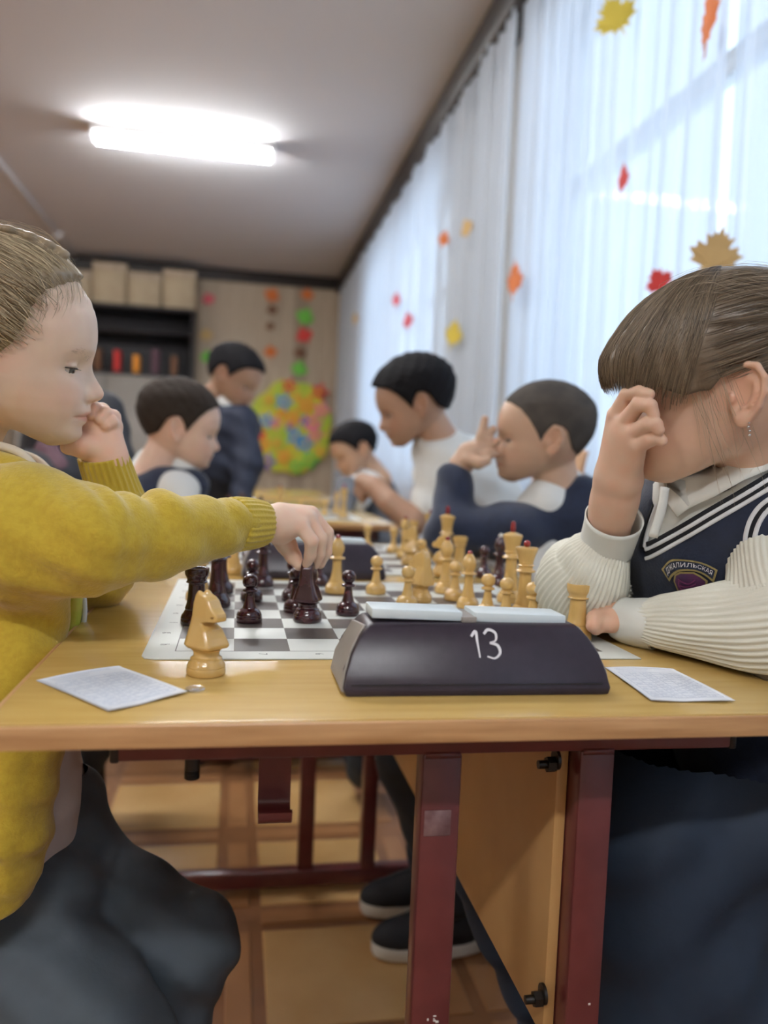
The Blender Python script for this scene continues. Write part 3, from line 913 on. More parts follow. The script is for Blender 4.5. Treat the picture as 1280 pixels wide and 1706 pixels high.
pp('bishop', 'light', 779, 1013, 'light bishop directly behind the clock top groove', sc=.92)
pp('pawn', 'light', 811, 1028, 'light pawn with flat collar behind the clock, left of the queen')
pp('pawn', 'light', 842, 1036, 'light pawn left of the light queen near the girl')
pp('queen', 'light', 872, 1030, 'light queen with red knob beside the white sleeve')
pp('king', 'light', 849, 1003, 'light king with tall red finial beside the queen')
pp('pawn', 'light', 886, 1046, 'light pawn low in front of the light queen')
pp('rook', 'light', 960, 1066, 'light rook beside the resting hand of the girl with bangs')
# captured pieces and the second board
pp('queen', 'light', 388, 955, 'blurred light queen beyond the far edge of the near board', 0, False)
G2l, G2d = 'light pieces on the blurred second board', 'dark pieces on the blurred second board'
for kind, x, y, lab in (('king', .355, 1.33, 'light king standing tallest on the second board'), ('knight', .30, 1.36, 'light knight leading on the second board'), ('rook', .365, 1.28, 'light rook at the near corner of the second board'),
                        ('pawn', .305, 1.30, 'nearest light pawn of the second board'), ('bishop', .31, 1.46, 'light bishop at mid second board'), ('queen', .36, 1.47, 'light queen at mid second board'), ('pawn', .305, 1.54, 'light pawn by the cropped-hair boy'),
                        ('rook', .36, 1.62, 'light rook at the far corner of the second board'), ('pawn', .26, 1.58, 'light pawn advanced on the second board'), ('knight', .325, 1.235, 'light captured knight right of the second clock')):
    piece(kind, 'light', x, y, lab, 2.6, group=G2l)
for kind, x, y, lab in (('king', .03, 1.40, 'dark king with white tip on the second board'), ('pawn', .055, 1.33, 'nearest dark pawn of the second board'), ('pawn', .10, 1.45, 'dark pawn at mid second board'), ('bishop', -.01, 1.48, 'dark bishop at the left of the second board'),
                        ('rook', -.02, 1.30, 'dark rook at the near left of the second board'), ('queen', -.02, 1.38, 'dark queen at the left of the second board')):
    piece(kind, 'dark', x, y, lab, .4, group=G2d)
pp('pawn', 'dark', 806, 962, 'captured dark pawn behind the light pieces', 0, False, group=G2d)
pp('bishop', 'dark', 831, 974, 'captured dark bishop left of the light king', 0, False, group=G2d)
for k, (kind, c_, x, y) in enumerate((('king', 'light', .33, 2.49), ('pawn', 'light', .28, 2.57), ('bishop', 'light', .33, 2.67), ('knight', 'dark', .02, 2.57), ('rook', 'dark', -.02, 2.52), ('pawn', 'dark', .08, 2.67), ('queen', 'light', .14, 2.62), ('pawn', 'light', .2, 2.52))):
    piece(kind, c_, x, y, '%s %s on the distant third board%s' % (c_, kind, ', beside the queen' if (x, y) == (.2, 2.52) else ''), .5, group='pieces on the distant third board')

# ------------------------------------------------------------------ chess clocks
def stroke(pts, w, n=18):
    P = spline(np.array(pts, float), n); T = np.gradient(P, axis=0); T /= np.linalg.norm(T, axis=1)[:, None]; N = np.c_[-T[:, 1], T[:, 0]]
    ww = w*(.85+.25*np.sin(np.linspace(0, 5, n)))[:, None]
    V = np.vstack([P+N*ww, P-N*ww]); return V, [[i, i+1, n+i+1, n+i] for i in range(n-1)]


DIGITS = {'1': [[(-.003, .006), (.001, .010), (.0015, .002), (.0025, -.011)]],
          '3': [[(-.005, .008), (-.001, .0115), (.0045, .009), (.004, .003), (-.001, .001)], [(-.001, .001), (.005, -.001), (.0065, -.007), (.002, -.0115), (-.004, -.010)]],
          '6': [[(.004, .011), (-.003, .005), (-.005, -.005), (0, -.011), (.005, -.006), (.003, -.001), (-.0035, -.003)]]}


def make_clock(x, y, digits, label, rz=0.):
    o = empty('chess_clock', (x, y, DZ), rz)
    L, D = .209, .078; lv = [(0, .0, .0), (.006, -.0015, .0), (.016, .0005, .004), (.030, .005, .010), (.042, .012, .017), (.0485, .018, .022), (.051, .021, .025)]
    V = []; Fq = []; n = 4
    for (z, ix, iy) in lv:
        x0, x1, y0, y1 = -L/2+ix, L/2-ix, iy, D-iy*.35
        V += [(x0, y0, z), (x1, y0, z), (x1, y1, z), (x0, y1, z)]
    for i in range(len(lv)-1):
        for j in range(4): Fq.append([i*4+j, i*4+(j+1) % 4, i*4+4+(j+1) % 4, i*4+4+j])
    t = 4*(len(lv)-1); Fq += [[3, 2, 1, 0], [t, t+1, t+2, t+3]]
    bm = bmesh.new(); bv = [bm.verts.new(q) for q in V]
    for q in Fq: bm.faces.new([bv[k] for k in q])
    es = [e for e in bm.edges if abs(e.verts[0].co.z-e.verts[1].co.z) > 1e-4 or max(e.verts[0].co.z, e.verts[1].co.z) > .0505 or max(e.verts[0].co.z, e.verts[1].co.z) < .001]
    bmesh.ops.bevel(bm, geom=es, offset=.0022, segments=2, profile=.5, affect='EDGES', clamp_overlap=True)
    mesh_obj('clock_case', bm_out(bm), 'clock_case', o, sharp=24)
    for s_ in (-1, 1):                                   # separate end cheeks
        pl = [(.004, .003), (D-.004, .003), (D-.007, .02), (D-.010, .045), (.028, .0485), (.018, .036), (.009, .018)]
        v, f = prism(pl, -.0012, .0012, .0005, axis=0)
        zz = v[:, 2]; ins = np.interp(zz, [q[0] for q in lv], [q[1] for q in lv]); v[:, 0] += s_*(L/2-ins+.0006)
        mesh_obj('end_cheek', (v, f), 'clock_end', o, sharp=30)
    for s_ in (-1, 1):
        xx0, xx1 = (-.082, -.009) if s_ < 0 else (.001, .078)
        v, f = box((xx0, .030, .0512), (xx1, .062, .0590), .0012); v[:, 2] += (v[:, 0]-.0)*(-.028)
        mesh_obj('button', (v, f), 'clock_white', o, sharp=35)
    v, f = box((-.010, .028, .0505), (.0025, .064, .0555), .001); mesh_obj('rocker_bridge', (v, f), 'clock_end', o, sharp=35)
    mesh_obj('seam', box((-L/2+.004, -.0001, .0085), (L/2-.006, .0012, .0092)), 'cabinet_dark', o, smooth=False)
    # hand-painted number on the sloping back
    a, b = np.array([0, .004, .016]), np.array([0, .017, .042]); up = nrm(b-a); nn = np.array([0, -up[2], up[1]]); mid = (a+b)/2
    for k, ch in enumerate(digits):
        off = (k-(len(digits)-1)/2)*.0125
        S = [stroke(q, .0011) for q in DIGITS[ch]]
        v, f = join(*[(np.c_[s_[0], np.zeros(len(s_[0]))], s_[1]) for s_ in S])
        # follow the bulging back face
        zc = .0372+v[:, 1]*.86; yc = np.interp(zc, [q[0] for q in lv], [q[2] for q in lv])
        mesh_obj('painted_digit', (np.c_[v[:, 0]+off+.004, yc-.0006, zc], f), 'chalk_white', o, smooth=False)
    return tag(o, label, 'chess clock', 'plum chess clocks with white tops')


make_clock(.1885, .582, '13', 'dark plum chess clock marked 13 in white, in the foreground')
make_clock(.118, 1.178, '6', 'blurred dark chess clock behind the near board', .0)

# ------------------------------------------------------------------ score sheets and coin
def sheet(name, corners, label, rows=11, cols=6, lift=.0):
    c = [atZ(px, py, DZ+.0006) for px, py in corners]; o = empty(name, (sum(q[0] for q in c)/4, sum(q[1] for q in c)/4, DZ)); b = np.array(o.location)
    def uv(u, v_): return (1-u)*(1-v_)*c[0]+u*(1-v_)*c[1]+u*v_*c[2]+(1-u)*v_*c[3]
    def bend(u, v_): return np.array([0, 0, .0004+lift*(u-.5)**2*4*(1-v_)*.3+.0012*abs(math.sin(3*u+2*v_))])
    n = 12; V = [uv(i/n, j/n)+bend(i/n, j/n) for j in range(n+1) for i in range(n+1)]
    Fq = [[j*(n+1)+i, j*(n+1)+i+1, (j+1)*(n+1)+i+1, (j+1)*(n+1)+i] for j in range(n) for i in range(n)]
    V = np.array(V)-b; V2 = V-[0, 0, .0003]; N_ = len(V)
    ring = [i for i in range(n+1)]+[(j+1)*(n+1)+n for j in range(n)]+[n*(n+1)+n-1-i for i in range(n)]+[(n-1-j)*(n+1) for j in range(n-1)]
    side = [[ring[k], ring[(k+1) % len(ring)], ring[(k+1) % len(ring)]+N_, ring[k]+N_] for k in range(len(ring))]
    mesh_obj('paper', (np.vstack([V, V2]), Fq+[[q+N_ for q in f_[::-1]] for f_ in Fq]+side), 'paper', o)
    L = []
    def line(p0, p1, w):
        P = [np.array(p0)+(np.array(p1)-np.array(p0))*t for t in np.linspace(0, 1, 9)]; d = nrm(np.array(p1)-np.array(p0)); nn = np.array([-d[1], d[0]])*w
        V_ = [uv(*(q+nn))+bend(*q)+[0, 0, .0002]-b for q in P]+[uv(*(q-nn))+bend(*q)+[0, 0, .0002]-b for q in P]
        L.append((np.array(V_), [[i, i+1, 10+i, 9+i] for i in range(8)]))
    for r in range(rows+1): line((.07, .20+.72*r/rows), (.93, .20+.72*r/rows), .0040)
    for q in range(cols+1): line((.07+.86*q/cols, .20), (.07+.86*q/cols, .92), .0035)
    rr = random.Random(len(name)+rows)
    for r in range(3): line((.10, .06+.045*r), (.5+.35*rr.random(), .06+.045*r), .0035)
    mesh_obj('printed_table', join(*L), 'ink_blue', o, smooth=False)
    H = []; L.clear()
    for r in range(rows):
        for q in range(cols):
            if rr.random() < .7:
                x = .07+.86*(q+.2)/cols; y = .20+.72*(r+.55)/rows; line((x, y), (x+.05+.04*rr.random(), y+.02*(rr.random()-.5)), .006)
    mesh_obj('handwriting', join(*L), 'print_grey' if False else 'ink_blue', o, smooth=False)
    return tag(o, label, 'score sheet', 'score sheets on the near desk')


sheet('score_sheet', [(60, 1134), (198, 1110), (312, 1155), (180, 1187)], 'white score sheet lying crooked left of the light knight')
sheet('score_sheet', [(1008, 1112), (1122, 1115), (1225, 1170), (1085, 1169)], 'white score sheet lying right of the clock marked 13')
q = atZ(325, 1150, DZ)
cn = mesh_obj('coin', xf(lathe([(.0065, .0000), (.0072, .0004), (.0072, .0016), (.0066, .0020), (.0058, .0016), (.003, .0017), (.0026, .0021), (.0003, .0021)], 26), loc=(q[0], q[1], DZ)), 'coin', sharp=35)
tag(cn, 'small silvery coin touching the left score sheet', 'coin')

# ------------------------------------------------------------------ people: shared builders
def at_d(px, py, d): return C0+ray(px, py)*d                     # point at camera depth d


def view_frame(px, py, tilt, turn=0., mirror=False):
    """axes of a head seen in profile along the ray through a pixel: forward, left, up"""
    r = nrm(ray(px, py)); er = nrm(CR-r*(CR@r)); eu = nrm(np.cross(er, r)) if False else nrm(CU-r*(CU@r)-er*((CU-r*(CU@r))@er))
    if mirror: er = -er
    fw = er*math.cos(tilt)-eu*math.sin(tilt); up = er*math.sin(tilt)+eu*math.cos(tilt)
    lf = np.cross(up, fw)
    c, s = math.cos(turn), math.sin(turn)
    fw, lf = c*fw+s*lf, -s*fw+c*lf
    return np.stack([fw, lf, up], 1)                             # columns


_I = lambda z, pts: np.interp(z, [p[0] for p in pts][::-1], [p[1] for p in pts][::-1])


def _sm(pts, n=260, w=5):
    z = np.linspace(pts[-1][0], pts[0][0], n); x = _I(z, pts); k = np.hanning(2*w+3)[1:-1]; k /= k.sum()
    xp = np.pad(x, w, mode='edge'); return z, np.convolve(xp, k, 'valid')


T_XF = [(97, -14), (94, 4), (90, 20), (85, 33), (79, 46), (73, 57), (66.5, 66.6), (58, 74), (50, 79.4), (42.5, 83.6), (33.4, 86.9), (24, 88.5), (13.6, 89.3), (3.7, 88.2), (-3, 86.9), (-9.5, 86.1), (-14.5, 86.9), (-19.5, 89.1), (-25.8, 93.4), (-31.4, 97.9), (-35.6, 100.3), (-38.7, 100.4), (-42.1, 98.5), (-44.7, 95.2), (-46.4, 91.0), (-48, 88.6), (-51, 87.8), (-54.4, 88.9), (-57.4, 89.0), (-59.6, 86.2), (-60.8, 84.6), (-62.2, 85.4), (-65.3, 86.2), (-68, 85), (-71, 81.8), (-74, 81.4), (-78.5, 82.6), (-83.5, 81.6), (-88.1, 77.5), (-91, 69), (-93, 58)]
T_XB0 = [(97, -14), (94, 4), (90, 20), (85, 33), (79, 46), (73, 57), (66.5, 66.6), (58, 74), (50, 79.4), (42.5, 83.6), (33.4, 86.9), (24, 88.2), (13.6, 88.4), (3.7, 86.8), (-9.5, 82), (-20, 80), (-30, 79.6), (-40, 80.6), (-47, 82), (-55, 82.4), (-62, 81.4), (-70, 79), (-77, 79.8), (-83.5, 79.6), (-88.1, 76), (-91, 68), (-93, 57)]
T_BACK = [(97, -30), (94, -50), (88, -64), (78, -77), (60, -89), (40, -95), (20, -95), (0, -90), (-20, -79), (-40, -62), (-55, -42), (-70, -8), (-80, 14), (-88, 34), (-93, 50)]
T_W = [(97, 8), (94, 30), (88, 44), (78, 56), (60, 67), (40, 72.5), (20, 73.5), (0, 71), (-15, 68.5), (-30, 65.5), (-45, 61), (-58, 55), (-70, 47), (-80, 38), (-88, 27), (-93, 12)]
T_C = [(97, -22), (60, -8), (20, -3), (-20, 0), (-50, 12), (-70, 28), (-85, 42), (-93, 54)]
T_NW = [(10, 30), (-3, 11), (-9, 8.5), (-20, 8), (-30, 10.5), (-38, 13), (-44, 12.5), (-47, 8), (-50, 12), (-56, 17), (-62, 20), (-68, 18), (-78, 22), (-93, 22)]
_ZX, _XF = _sm(T_XF, 420, 2); _, _XB0 = _sm(T_XB0, 420, 6); _, _BK = _sm(T_BACK, 420, 12); _, _WW = _sm(T_W, 420, 10); _, _CC = _sm(T_C, 420, 14); _, _NW = _sm([(97, 30)]+T_NW, 420, 4)
_DX = np.clip(_XF-_XB0, -1, 60)


EYE_C = (57.0, 32.5, -15.2)


def head_fn(X, Y, Z, xs=1., face=True):
    """implicit head, millimetres in a frame: x forward, y left, z up; ~0 on the skin"""
    X = X/xs
    z = np.clip(Z, -93, 46)
    g = lambda a: np.interp(z, _ZX, a)
    cx, W_, B = g(_CC), g(_WW), g(_CC)-g(_BK)
    A = g(_XB0)-cx
    if face:
        nw = g(_NW); A = A+g(_DX)*np.exp(-(Y/nw)**2)
        ay = np.abs(Y)
        A = A-8.6*np.exp(-((ay-35)/17)**2-((z+14.5)/8.8)**2)            # eye sockets
        A = A+1.6*np.exp(-((ay-25)/15)**2-((z-3)/6)**2)                   # brow ridge
        A = A+2.2*np.exp(-((ay-34)/15)**2-((z+38)/17)**2)                 # cheeks
        A = A-1.8*np.exp(-((ay-29)/6)**2-((z+61)/5)**2)                   # corners of the mouth
    x = X-cx; p = 2.25
    q = np.where(x > 0, np.abs(x)/np.maximum(A, 1), np.abs(x)/np.maximum(B, 1))
    F = (q**p+(np.abs(Y)/np.maximum(W_, 1))**p)**(1/p)
    f = (F-1)*np.minimum(np.minimum(A, B), W_)*1.05
    ex, ey, ez = (X+8), Y, Z-12
    k0 = np.sqrt((ex/97)**2+(ey/81)**2+(ez/85)**2); k1 = np.sqrt((ex/97**2)**2+(ey/81**2)**2+(ez/85**2)**2)
    f = smax(f, k0*(k0-1)/(k1+1e-6)-14*np.clip((56-Z)/40, 0, 3), 5.); f = np.maximum(f, -93-Z)
    return f


def head_vol(h=2.0, xs=1., ears=(1, 1), face=True, neck=((-18, 0, -45), (-48, 0, -150), 41, 44), eye=(True, True), slit=(-14.9, -18.7), lo=(-130, -92, -190), hi=(112, 92, 104)):
    """head + neck in millimetres; returns the volume (features already united)"""
    V_ = Vol(lo, hi, h)
    X, Y, Z = V_.ax[0][:, None, None], V_.ax[1][None, :, None], V_.ax[2][None, None, :]
    V_.F = head_fn(X, Y, Z, xs, face).astype(np.float32)
    if face:
        for s in (-1, 1):
            V_.ell((80*xs, s*9.5, -41.5), (9, 5.2, 6.2), k=4)
            V_.ell((89*xs, s*5.4, -47.2), (4.2, 2.6, 3.2), roty(.4), k=1.0, cut=True)     # nostrils
            c = np.array(EYE_C)*[xs, s, 1]
            def lid(X, Y, Z, c=c):
                r = np.sqrt((X-c[0])**2+(Y-c[1])**2+(Z-c[2])**2); zz = Z
                up_ = np.maximum(r-13.6, slit[0]-zz); lo_ = np.maximum(r-13.2, zz-slit[1]); return np.minimum(up_, lo_)
            V_.ell(c, (11.9, 11.9, 11.9), k=2, cut=True)
            V_.add(lid, c-20, c+20, 1.6)
            V_.add(lambda X, Y, Z, c=c: np.abs(np.sqrt((X-c[0])**2+(Y-c[1])**2+(Z-c[2]-2.2)**2)-14.2)-.45+np.clip(np.abs(Z-c[2]-5.6)-.8, 0, 9)*3+np.clip(c[0]-X+4, 0, 30), c-20, c+20, 1.2, cut=True)   # lid crease
        V_.F = V_.F+(1.15*np.exp(-((Z+60.7)/.95)**2)*np.exp(-(np.abs(Y)/31)**8)*(X > 55)).astype(np.float32)   # mouth line
    for s, on in ((-1, ears[0]), (1, ears[1])):
        if on: add_ear(V_, s, xs)
    a, b, ra, rb = neck
    V_.cap(a, b, ra, rb, k=16)
    return V_


def add_ear(V_, s, xs=1., c=(-14, 70, -14)):
    c = np.array([c[0]*xs, s*c[1], c[2]])
    tilt = rotz(-s*.38)@roty(-.16)                      # ear plate stands off the head
    loc = lambda u, v, w=0.: c+tilt@np.array([u, s*w, v])
    V_.ell(loc(-3, 0, 3), (15.5, 3.2, 26), tilt, k=3)
    V_.ell(loc(0, -1, 7.2), (9.5, 4.4, 15), tilt, k=2, cut=True)
    rim = [loc(7, 10, 2.5), loc(6, 20, 4.5), loc(0, 26, 6), loc(-9, 25, 6.5), loc(-16, 16, 7), loc(-17.5, 4, 7), loc(-14.5, -8, 6.5), loc(-8, -19, 5.5)]
    V_.chain(rim, [2.6, 3, 3.1, 3.1, 3, 2.9, 2.8, 3], k=1.5)
    V_.chain([loc(-9, 14, 5.5), loc(-10.5, 3, 5.8), loc(-7, -8, 5.5), loc(-1, -12, 5)], [1.8, 2.3, 2.4, 2], k=1.6)
    V_.ell(loc(-2, -21, 4.5), (7, 3.4, 7.5), tilt, k=2.5)
    V_.ell(loc(8, -4, 5), (3.2, 3.4, 5), tilt, k=2)


def skin_color(V, base, s=1., lips=True, flush=.5, xs=1.):
    """per-vertex skin colour in the local head frame (mm)"""
    x, y, z = V[:, 0]/xs, V[:, 1], V[:, 2]; c = np.tile(np.array(base, float), (len(V), 1))
    def mix(w, col):
        w = np.clip(w, 0, 1)[:, None]; return c*(1-w)+np.array(col)*w
    b = np.array(base)
    c = mix(flush*.45*np.exp(-((np.abs(y)-42)/17)**2-((z+42)/16)**2)*(x > 20), b*[1.05, .72, .66])
    c = mix(flush*.35*np.exp(-(y/13)**2-((z+38)/9)**2)*(x > 84), b*[1.05, .78, .72])
    c = mix(flush*.5*np.exp(-((x+14)/24)**2-((z+14)/30)**2)*(np.abs(y) > 66), b*[1.05, .66, .56])
    if lips:
        w = np.exp(-(np.abs(y)/28)**6)*np.clip(1-((z+61-.004*y*y*0)/ (7.0-np.abs(y)*.17).clip(.8, 9))**2, 0, 1)**.5*(x > 60)
        c = mix(.85*w, b*[.90, .55, .52])
        c = mix(np.exp(-(np.abs(y)/30)**8)*np.exp(-((z+60.7)/.8)**2)*(x > 62), b*[.55, .33, .30])
    return c


def eyes(origin, Rm, xs, parent, sides=(-1, 1), sc=1., gaze=-.20, out=.42):
    SLT = .35
    for s in sides:
        c = np.array(EYE_C)*[xs, s, 1]
        v, f = lathe([(12.4*math.cos(a), 12.4*math.sin(a)) for a in np.linspace(-PI/2+.01, PI/2-.01, 22)], 26)
        w = lambda vv: (vv*sc/1000)@Rm.T+origin
        eb = put(mesh_obj('eye', (w(v+c), f), 'eye_white'), parent)
        for nm, r, th, mt in (('iris', 12.47, .56, 'iris'), ('pupil', 12.54, .21, 'pupil')):
            a = np.linspace(0, th, 7); L = lathe([(r*math.sin(t)+.001, r*math.cos(t)) for t in a[::-1]], 22)
            vv = L[0]@roty(PI/2).T@roty(-gaze).T@rotz(s*out).T
            ir = mesh_obj(nm, (w(vv+c), L[1]), mt); ir.parent = eb
        # lashes along the upper lid
        P = []
        for t in np.linspace(-1.05, 1.45, 40):
            p0 = c+np.array([13.5*math.cos(t)*.97, s*13.5*math.sin(t)*.97, SLT+.05*0]); d = np.array([math.cos(t), s*math.sin(t), -.55])
            P.append([p0+d*q*4.6*(1-.25*abs(t))+np.array([0, 0, .35*q*q*4]) for q in np.linspace(0, 1, 5)])
        ls = many_tubes(np.array(P), .22); put(mesh_obj('lashes', (w(ls[0]), ls[1]), 'lash'), parent)
        ll = tube([c+np.array([13.65*math.cos(t), s*13.65*math.sin(t), SLT-.05*0]) for t in np.linspace(-1.2, 1.65, 22)], .62, 5)
        put(mesh_obj('lash_line', (w(ll[0]), ll[1]), 'lash'), parent)


def grad(fn, P, e=.6):
    P = np.asarray(P); g = []
    for k in range(3):
        d = np.zeros(3); d[k] = e
        a, b = P+d, P-d
        g.append(fn(a[:, 0], a[:, 1], a[:, 2])-fn(b[:, 0], b[:, 1], b[:, 2]))
    g = np.stack(g, -1)/(2*e); L = np.linalg.norm(g, axis=1)[:, None]+1e-9
    return g/L, L[:, 0]


def strand_mesh(S, rad, world, name, parent, dark, light, seed=0, mat='strand_tint'):
    """a lock of hair: many thin strands, each with its own shade"""
    v, f = many_tubes(S, rad); n_ = len(S); k = len(v)//n_
    t = np.random.RandomState(seed).beta(1.3, 1.6, n_); c = np.outer(1-t, dark)+np.outer(t, light)
    o = mesh_obj(name, (world(v), f), mat, parent, color=np.repeat(c, k, axis=0)); o['kind'] = 'stuff'
    return o


def march(fn, P, dirfn, steps, step, off):
    """strands that crawl over an implicit surface"""
    P = np.array(P, float); out = []
    for k in range(steps):
        for _ in range(2):
            n_, L = grad(fn, P); P = P-n_*((fn(P[:, 0], P[:, 1], P[:, 2])-off(k/(steps-1)))/np.maximum(L, .3))[:, None].clip(-12, 12)
        out.append(P.copy()); d = dirfn(P, k/(steps-1)); d = d-n_*(d*n_).sum(1)[:, None]; d /= np.linalg.norm(d, axis=1)[:, None]+1e-9
        P = P+d*step
    return np.stack(out, 1)


def person(name, loc, label, group=None):
    o = empty(name, loc); return tag(o, label, 'person', group)

# ------------------------------------------------------------------ girl in the yellow cardigan
LG_D = .775; LG_XS = .95
LG_O = at_d(5, 570, LG_D); LG_R = view_frame(5, 570, math.radians(9), -.07)
SKIN_L = (.80, .60, .465)
lg = person('person', (-.34, .80, 0), 'child in a mustard cardigan, cheek on one hand, reaching for the dark knight')
lw = lambda V: (np.asarray(V)/1000)@LG_R.T+LG_O                 # head mm -> world


def build_left_head():
    V_ = head_vol(1.65, LG_XS, ears=(1, 0), neck=((-20, 0, -50), (-62, 8, -150), 40, 46))
    v, q = relax(V_.mesh(), 1, .4)
    return v, q, skin_color(v, SKIN_L, xs=LG_XS, flush=.8)


_hv, _hq, _hc = build_left_head()
eyes(LG_O, LG_R, LG_XS, lg)
fh = lambda x, y, z: head_fn(x, y, z, LG_XS, False)
# brows
P = []
rr = np.random.RandomState(5)
for s in (-1, 1):
    for k in range(60):
        t = rr.rand(); y = s*(13+33*t); z = 0.5+4.2*math.sin(t*2.4)-1.5*t+rr.randn()*1.2
        x = 60.; p = np.array([[x, y, z]])
        for _ in range(8):
            g_, L_ = grad(lambda a, b, c: head_fn(a, b, c, LG_XS), p); p = p-g_*(head_fn(p[:, 0], p[:, 1], p[:, 2], LG_XS)-.2)[:, None]/np.maximum(L_, .3)[:, None]
        p = p[0]; n_ = g_[0]; d = np.array([-.1, s*.85, .35-.5*t]); d = d-n_*(d@n_); d = nrm(d)
        P.append([p+d*u*4.5+n_*(.25+.15*u) for u in np.linspace(0, 1, 4)])
ms = many_tubes(np.array(P), .085); put(mesh_obj('eyebrows', (lw(ms[0]), ms[1]), 'brow'), lg)['kind'] = 'stuff'


def left_hair():
    h = 1.9; V_ = Vol((-122, -86, -70), (100, 86, 122), h)
    X, Y, Z = V_.ax[0][:, None, None], V_.ax[1][None, :, None], V_.ax[2][None, None, :]
    base = head_fn(X, Y, Z, LG_XS, False)
    xh = np.interp(Z, [-70, -50, -35, -18, -5, 10, 24, 40, 50, 58, 64, 70, 76], [-95, -62, -38, -6, 10, 20, 26, 31, 38, 50, 60, 74, 110])*LG_XS
    comb = .9*np.sin((np.arctan2(Y, Z-30)*15)+X*.05+1.2*np.sin(X*.06))*np.clip((80-X)/60, .2, 1)+.5*np.sin(np.arctan2(Y, Z-30)*37+X*.08)
    F = smax(base-(.8+6.7*np.clip((xh-X)/22, 0, 1))-comb*np.clip((xh-X)/22, .1, 1), (X-xh)*.8+1.2*np.sin(Z*.5+Y*.3), 5)
    V_.F = F.astype(np.float32)
    # plaits along the crown and a gathered knot behind
    for s, y0 in ((-1, -26), (1, 26)):
        pts = []
        for t in np.linspace(0, 1, 16):
            x = 52-130*t; y = y0-s*-14*t*0; z = 0
            p = np.array([[x*LG_XS, y0+s*6*math.sin(t*3), 95.]])
            for _ in range(12):
                g_, L_ = grad(fh, p); p = p-g_*((fh(p[:, 0], p[:, 1], p[:, 2])-9.5)/np.maximum(L_, .3))[:, None].clip(-15, 15)
            pts.append(p[0])
        for k, p in enumerate(pts):
            d = nrm(pts[min(k+1, 15)]-pts[max(k-1, 0)]); sd = np.cross(d, [0, 0, 1.])
            V_.ell(p+sd*(2.2 if k % 2 else -2.2), (8.0, 5.0, 5.0), np.stack([nrm(d+sd*(.5 if k % 2 else -.5)), nrm(np.cross([0, 0, 1.], nrm(d+sd*(.5 if k % 2 else -.5)))), [0, 0, 1]], 1), k=2)
    V_.ell((-96*LG_XS, 0, 52), (22, 25, 25), k=8)
    return relax(V_.mesh(), 1, .4)


hv, hq = left_hair()
hair = put(mesh_obj('hair', (lw(hv), hq), 'hair_blond'), lg)
rr = np.random.RandomState(8)
n = 2600; zz = rr.uniform(-30, 72, n); yy = rr.uniform(-1, 1, n)
hx = np.interp(zz, [-70, -50, -35, -18, -5, 10, 24, 40, 50, 58, 64, 70, 76], [-95, -62, -38, -6, 10, 20, 26, 31, 38, 50, 60, 70, 84])*LG_XS
st = np.c_[hx-rr.rand(n)**3*95, np.sign(yy)*(20+60*np.abs(yy)), zz]
top = rr.rand(n) < .42
st[top] = np.c_[68-rr.rand(top.sum())*130, rr.uniform(-45, 45, top.sum()), np.full(top.sum(), 92)]
off = rr.uniform(6.8, 9.4, n)
edge_d = np.clip(hx-st[:, 0], 0, 60); edge_d[top] = np.clip(62-st[top][:, 0], 0, 60)
tgt = np.array([-100*LG_XS, 0, 58])
jit = rr.randn(n, 3)*.16
S = march(fh, st, lambda P, t: nrm(tgt-P) if False else (tgt-P)/(np.linalg.norm(tgt-P, axis=1)[:, None]+1e-9)+jit*(1-t)+np.array([0, 0, .15]), 12, 6.5, lambda t: 1.2+(off-1.2)*np.clip(.12+t*3.2+edge_d/22, 0, 1))
wob = np.cumsum(rr.randn(n, 12, 3)*.22, 1)
S = S+wob
strand_mesh(S, rr.uniform(.18, .40, n), lw, 'strands', hair, (.19, .13, .07), (.74, .59, .37))
# fine wisps over forehead and temple
n = 70
t = rr.rand(n); side = np.where(rr.rand(n) < .8, -1, 1)
st = np.c_[(62-34*t)*LG_XS, side*(8+52*t**.8), 68-26*t+rr.randn(n)*3]
ang = rr.uniform(.1, 1.0, n)
S = march(fh, st, lambda P, u: np.c_[np.cos(ang)*.6-u*.9, side*.55*np.ones(n), -np.sin(ang)-.7*u], 10, 3.4, lambda u: 1.2+2.2*(1-u))
S = S+np.cumsum(rr.randn(n, 10, 3)*.18, 1)
strand_mesh(S, rr.uniform(.09, .2, n), lw, 'wisps', hair, (.19, .13, .07), (.74, .59, .37))
n = 60                                                    # stray hairs standing off the crown
st = np.c_[rr.uniform(-30, 70, n), rr.uniform(-40, 40, n), np.full(n, 92.)]
S = march(fh, st, lambda P, u: np.c_[-np.ones(n), rr.randn(n)*.2, .25*np.ones(n)], 9, 6, lambda u: 9+5*math.sin(u*3))
S = S+np.cumsum(rr.randn(n, 9, 3)*.5, 1)
strand_mesh(S, .11, lw, 'stray_hairs', hair, (.19, .13, .07), (.74, .59, .37))


# hands and forearms -------------------------------------------------
def PY(L): return [atY(x, y, Y) for x, y, Y in L]


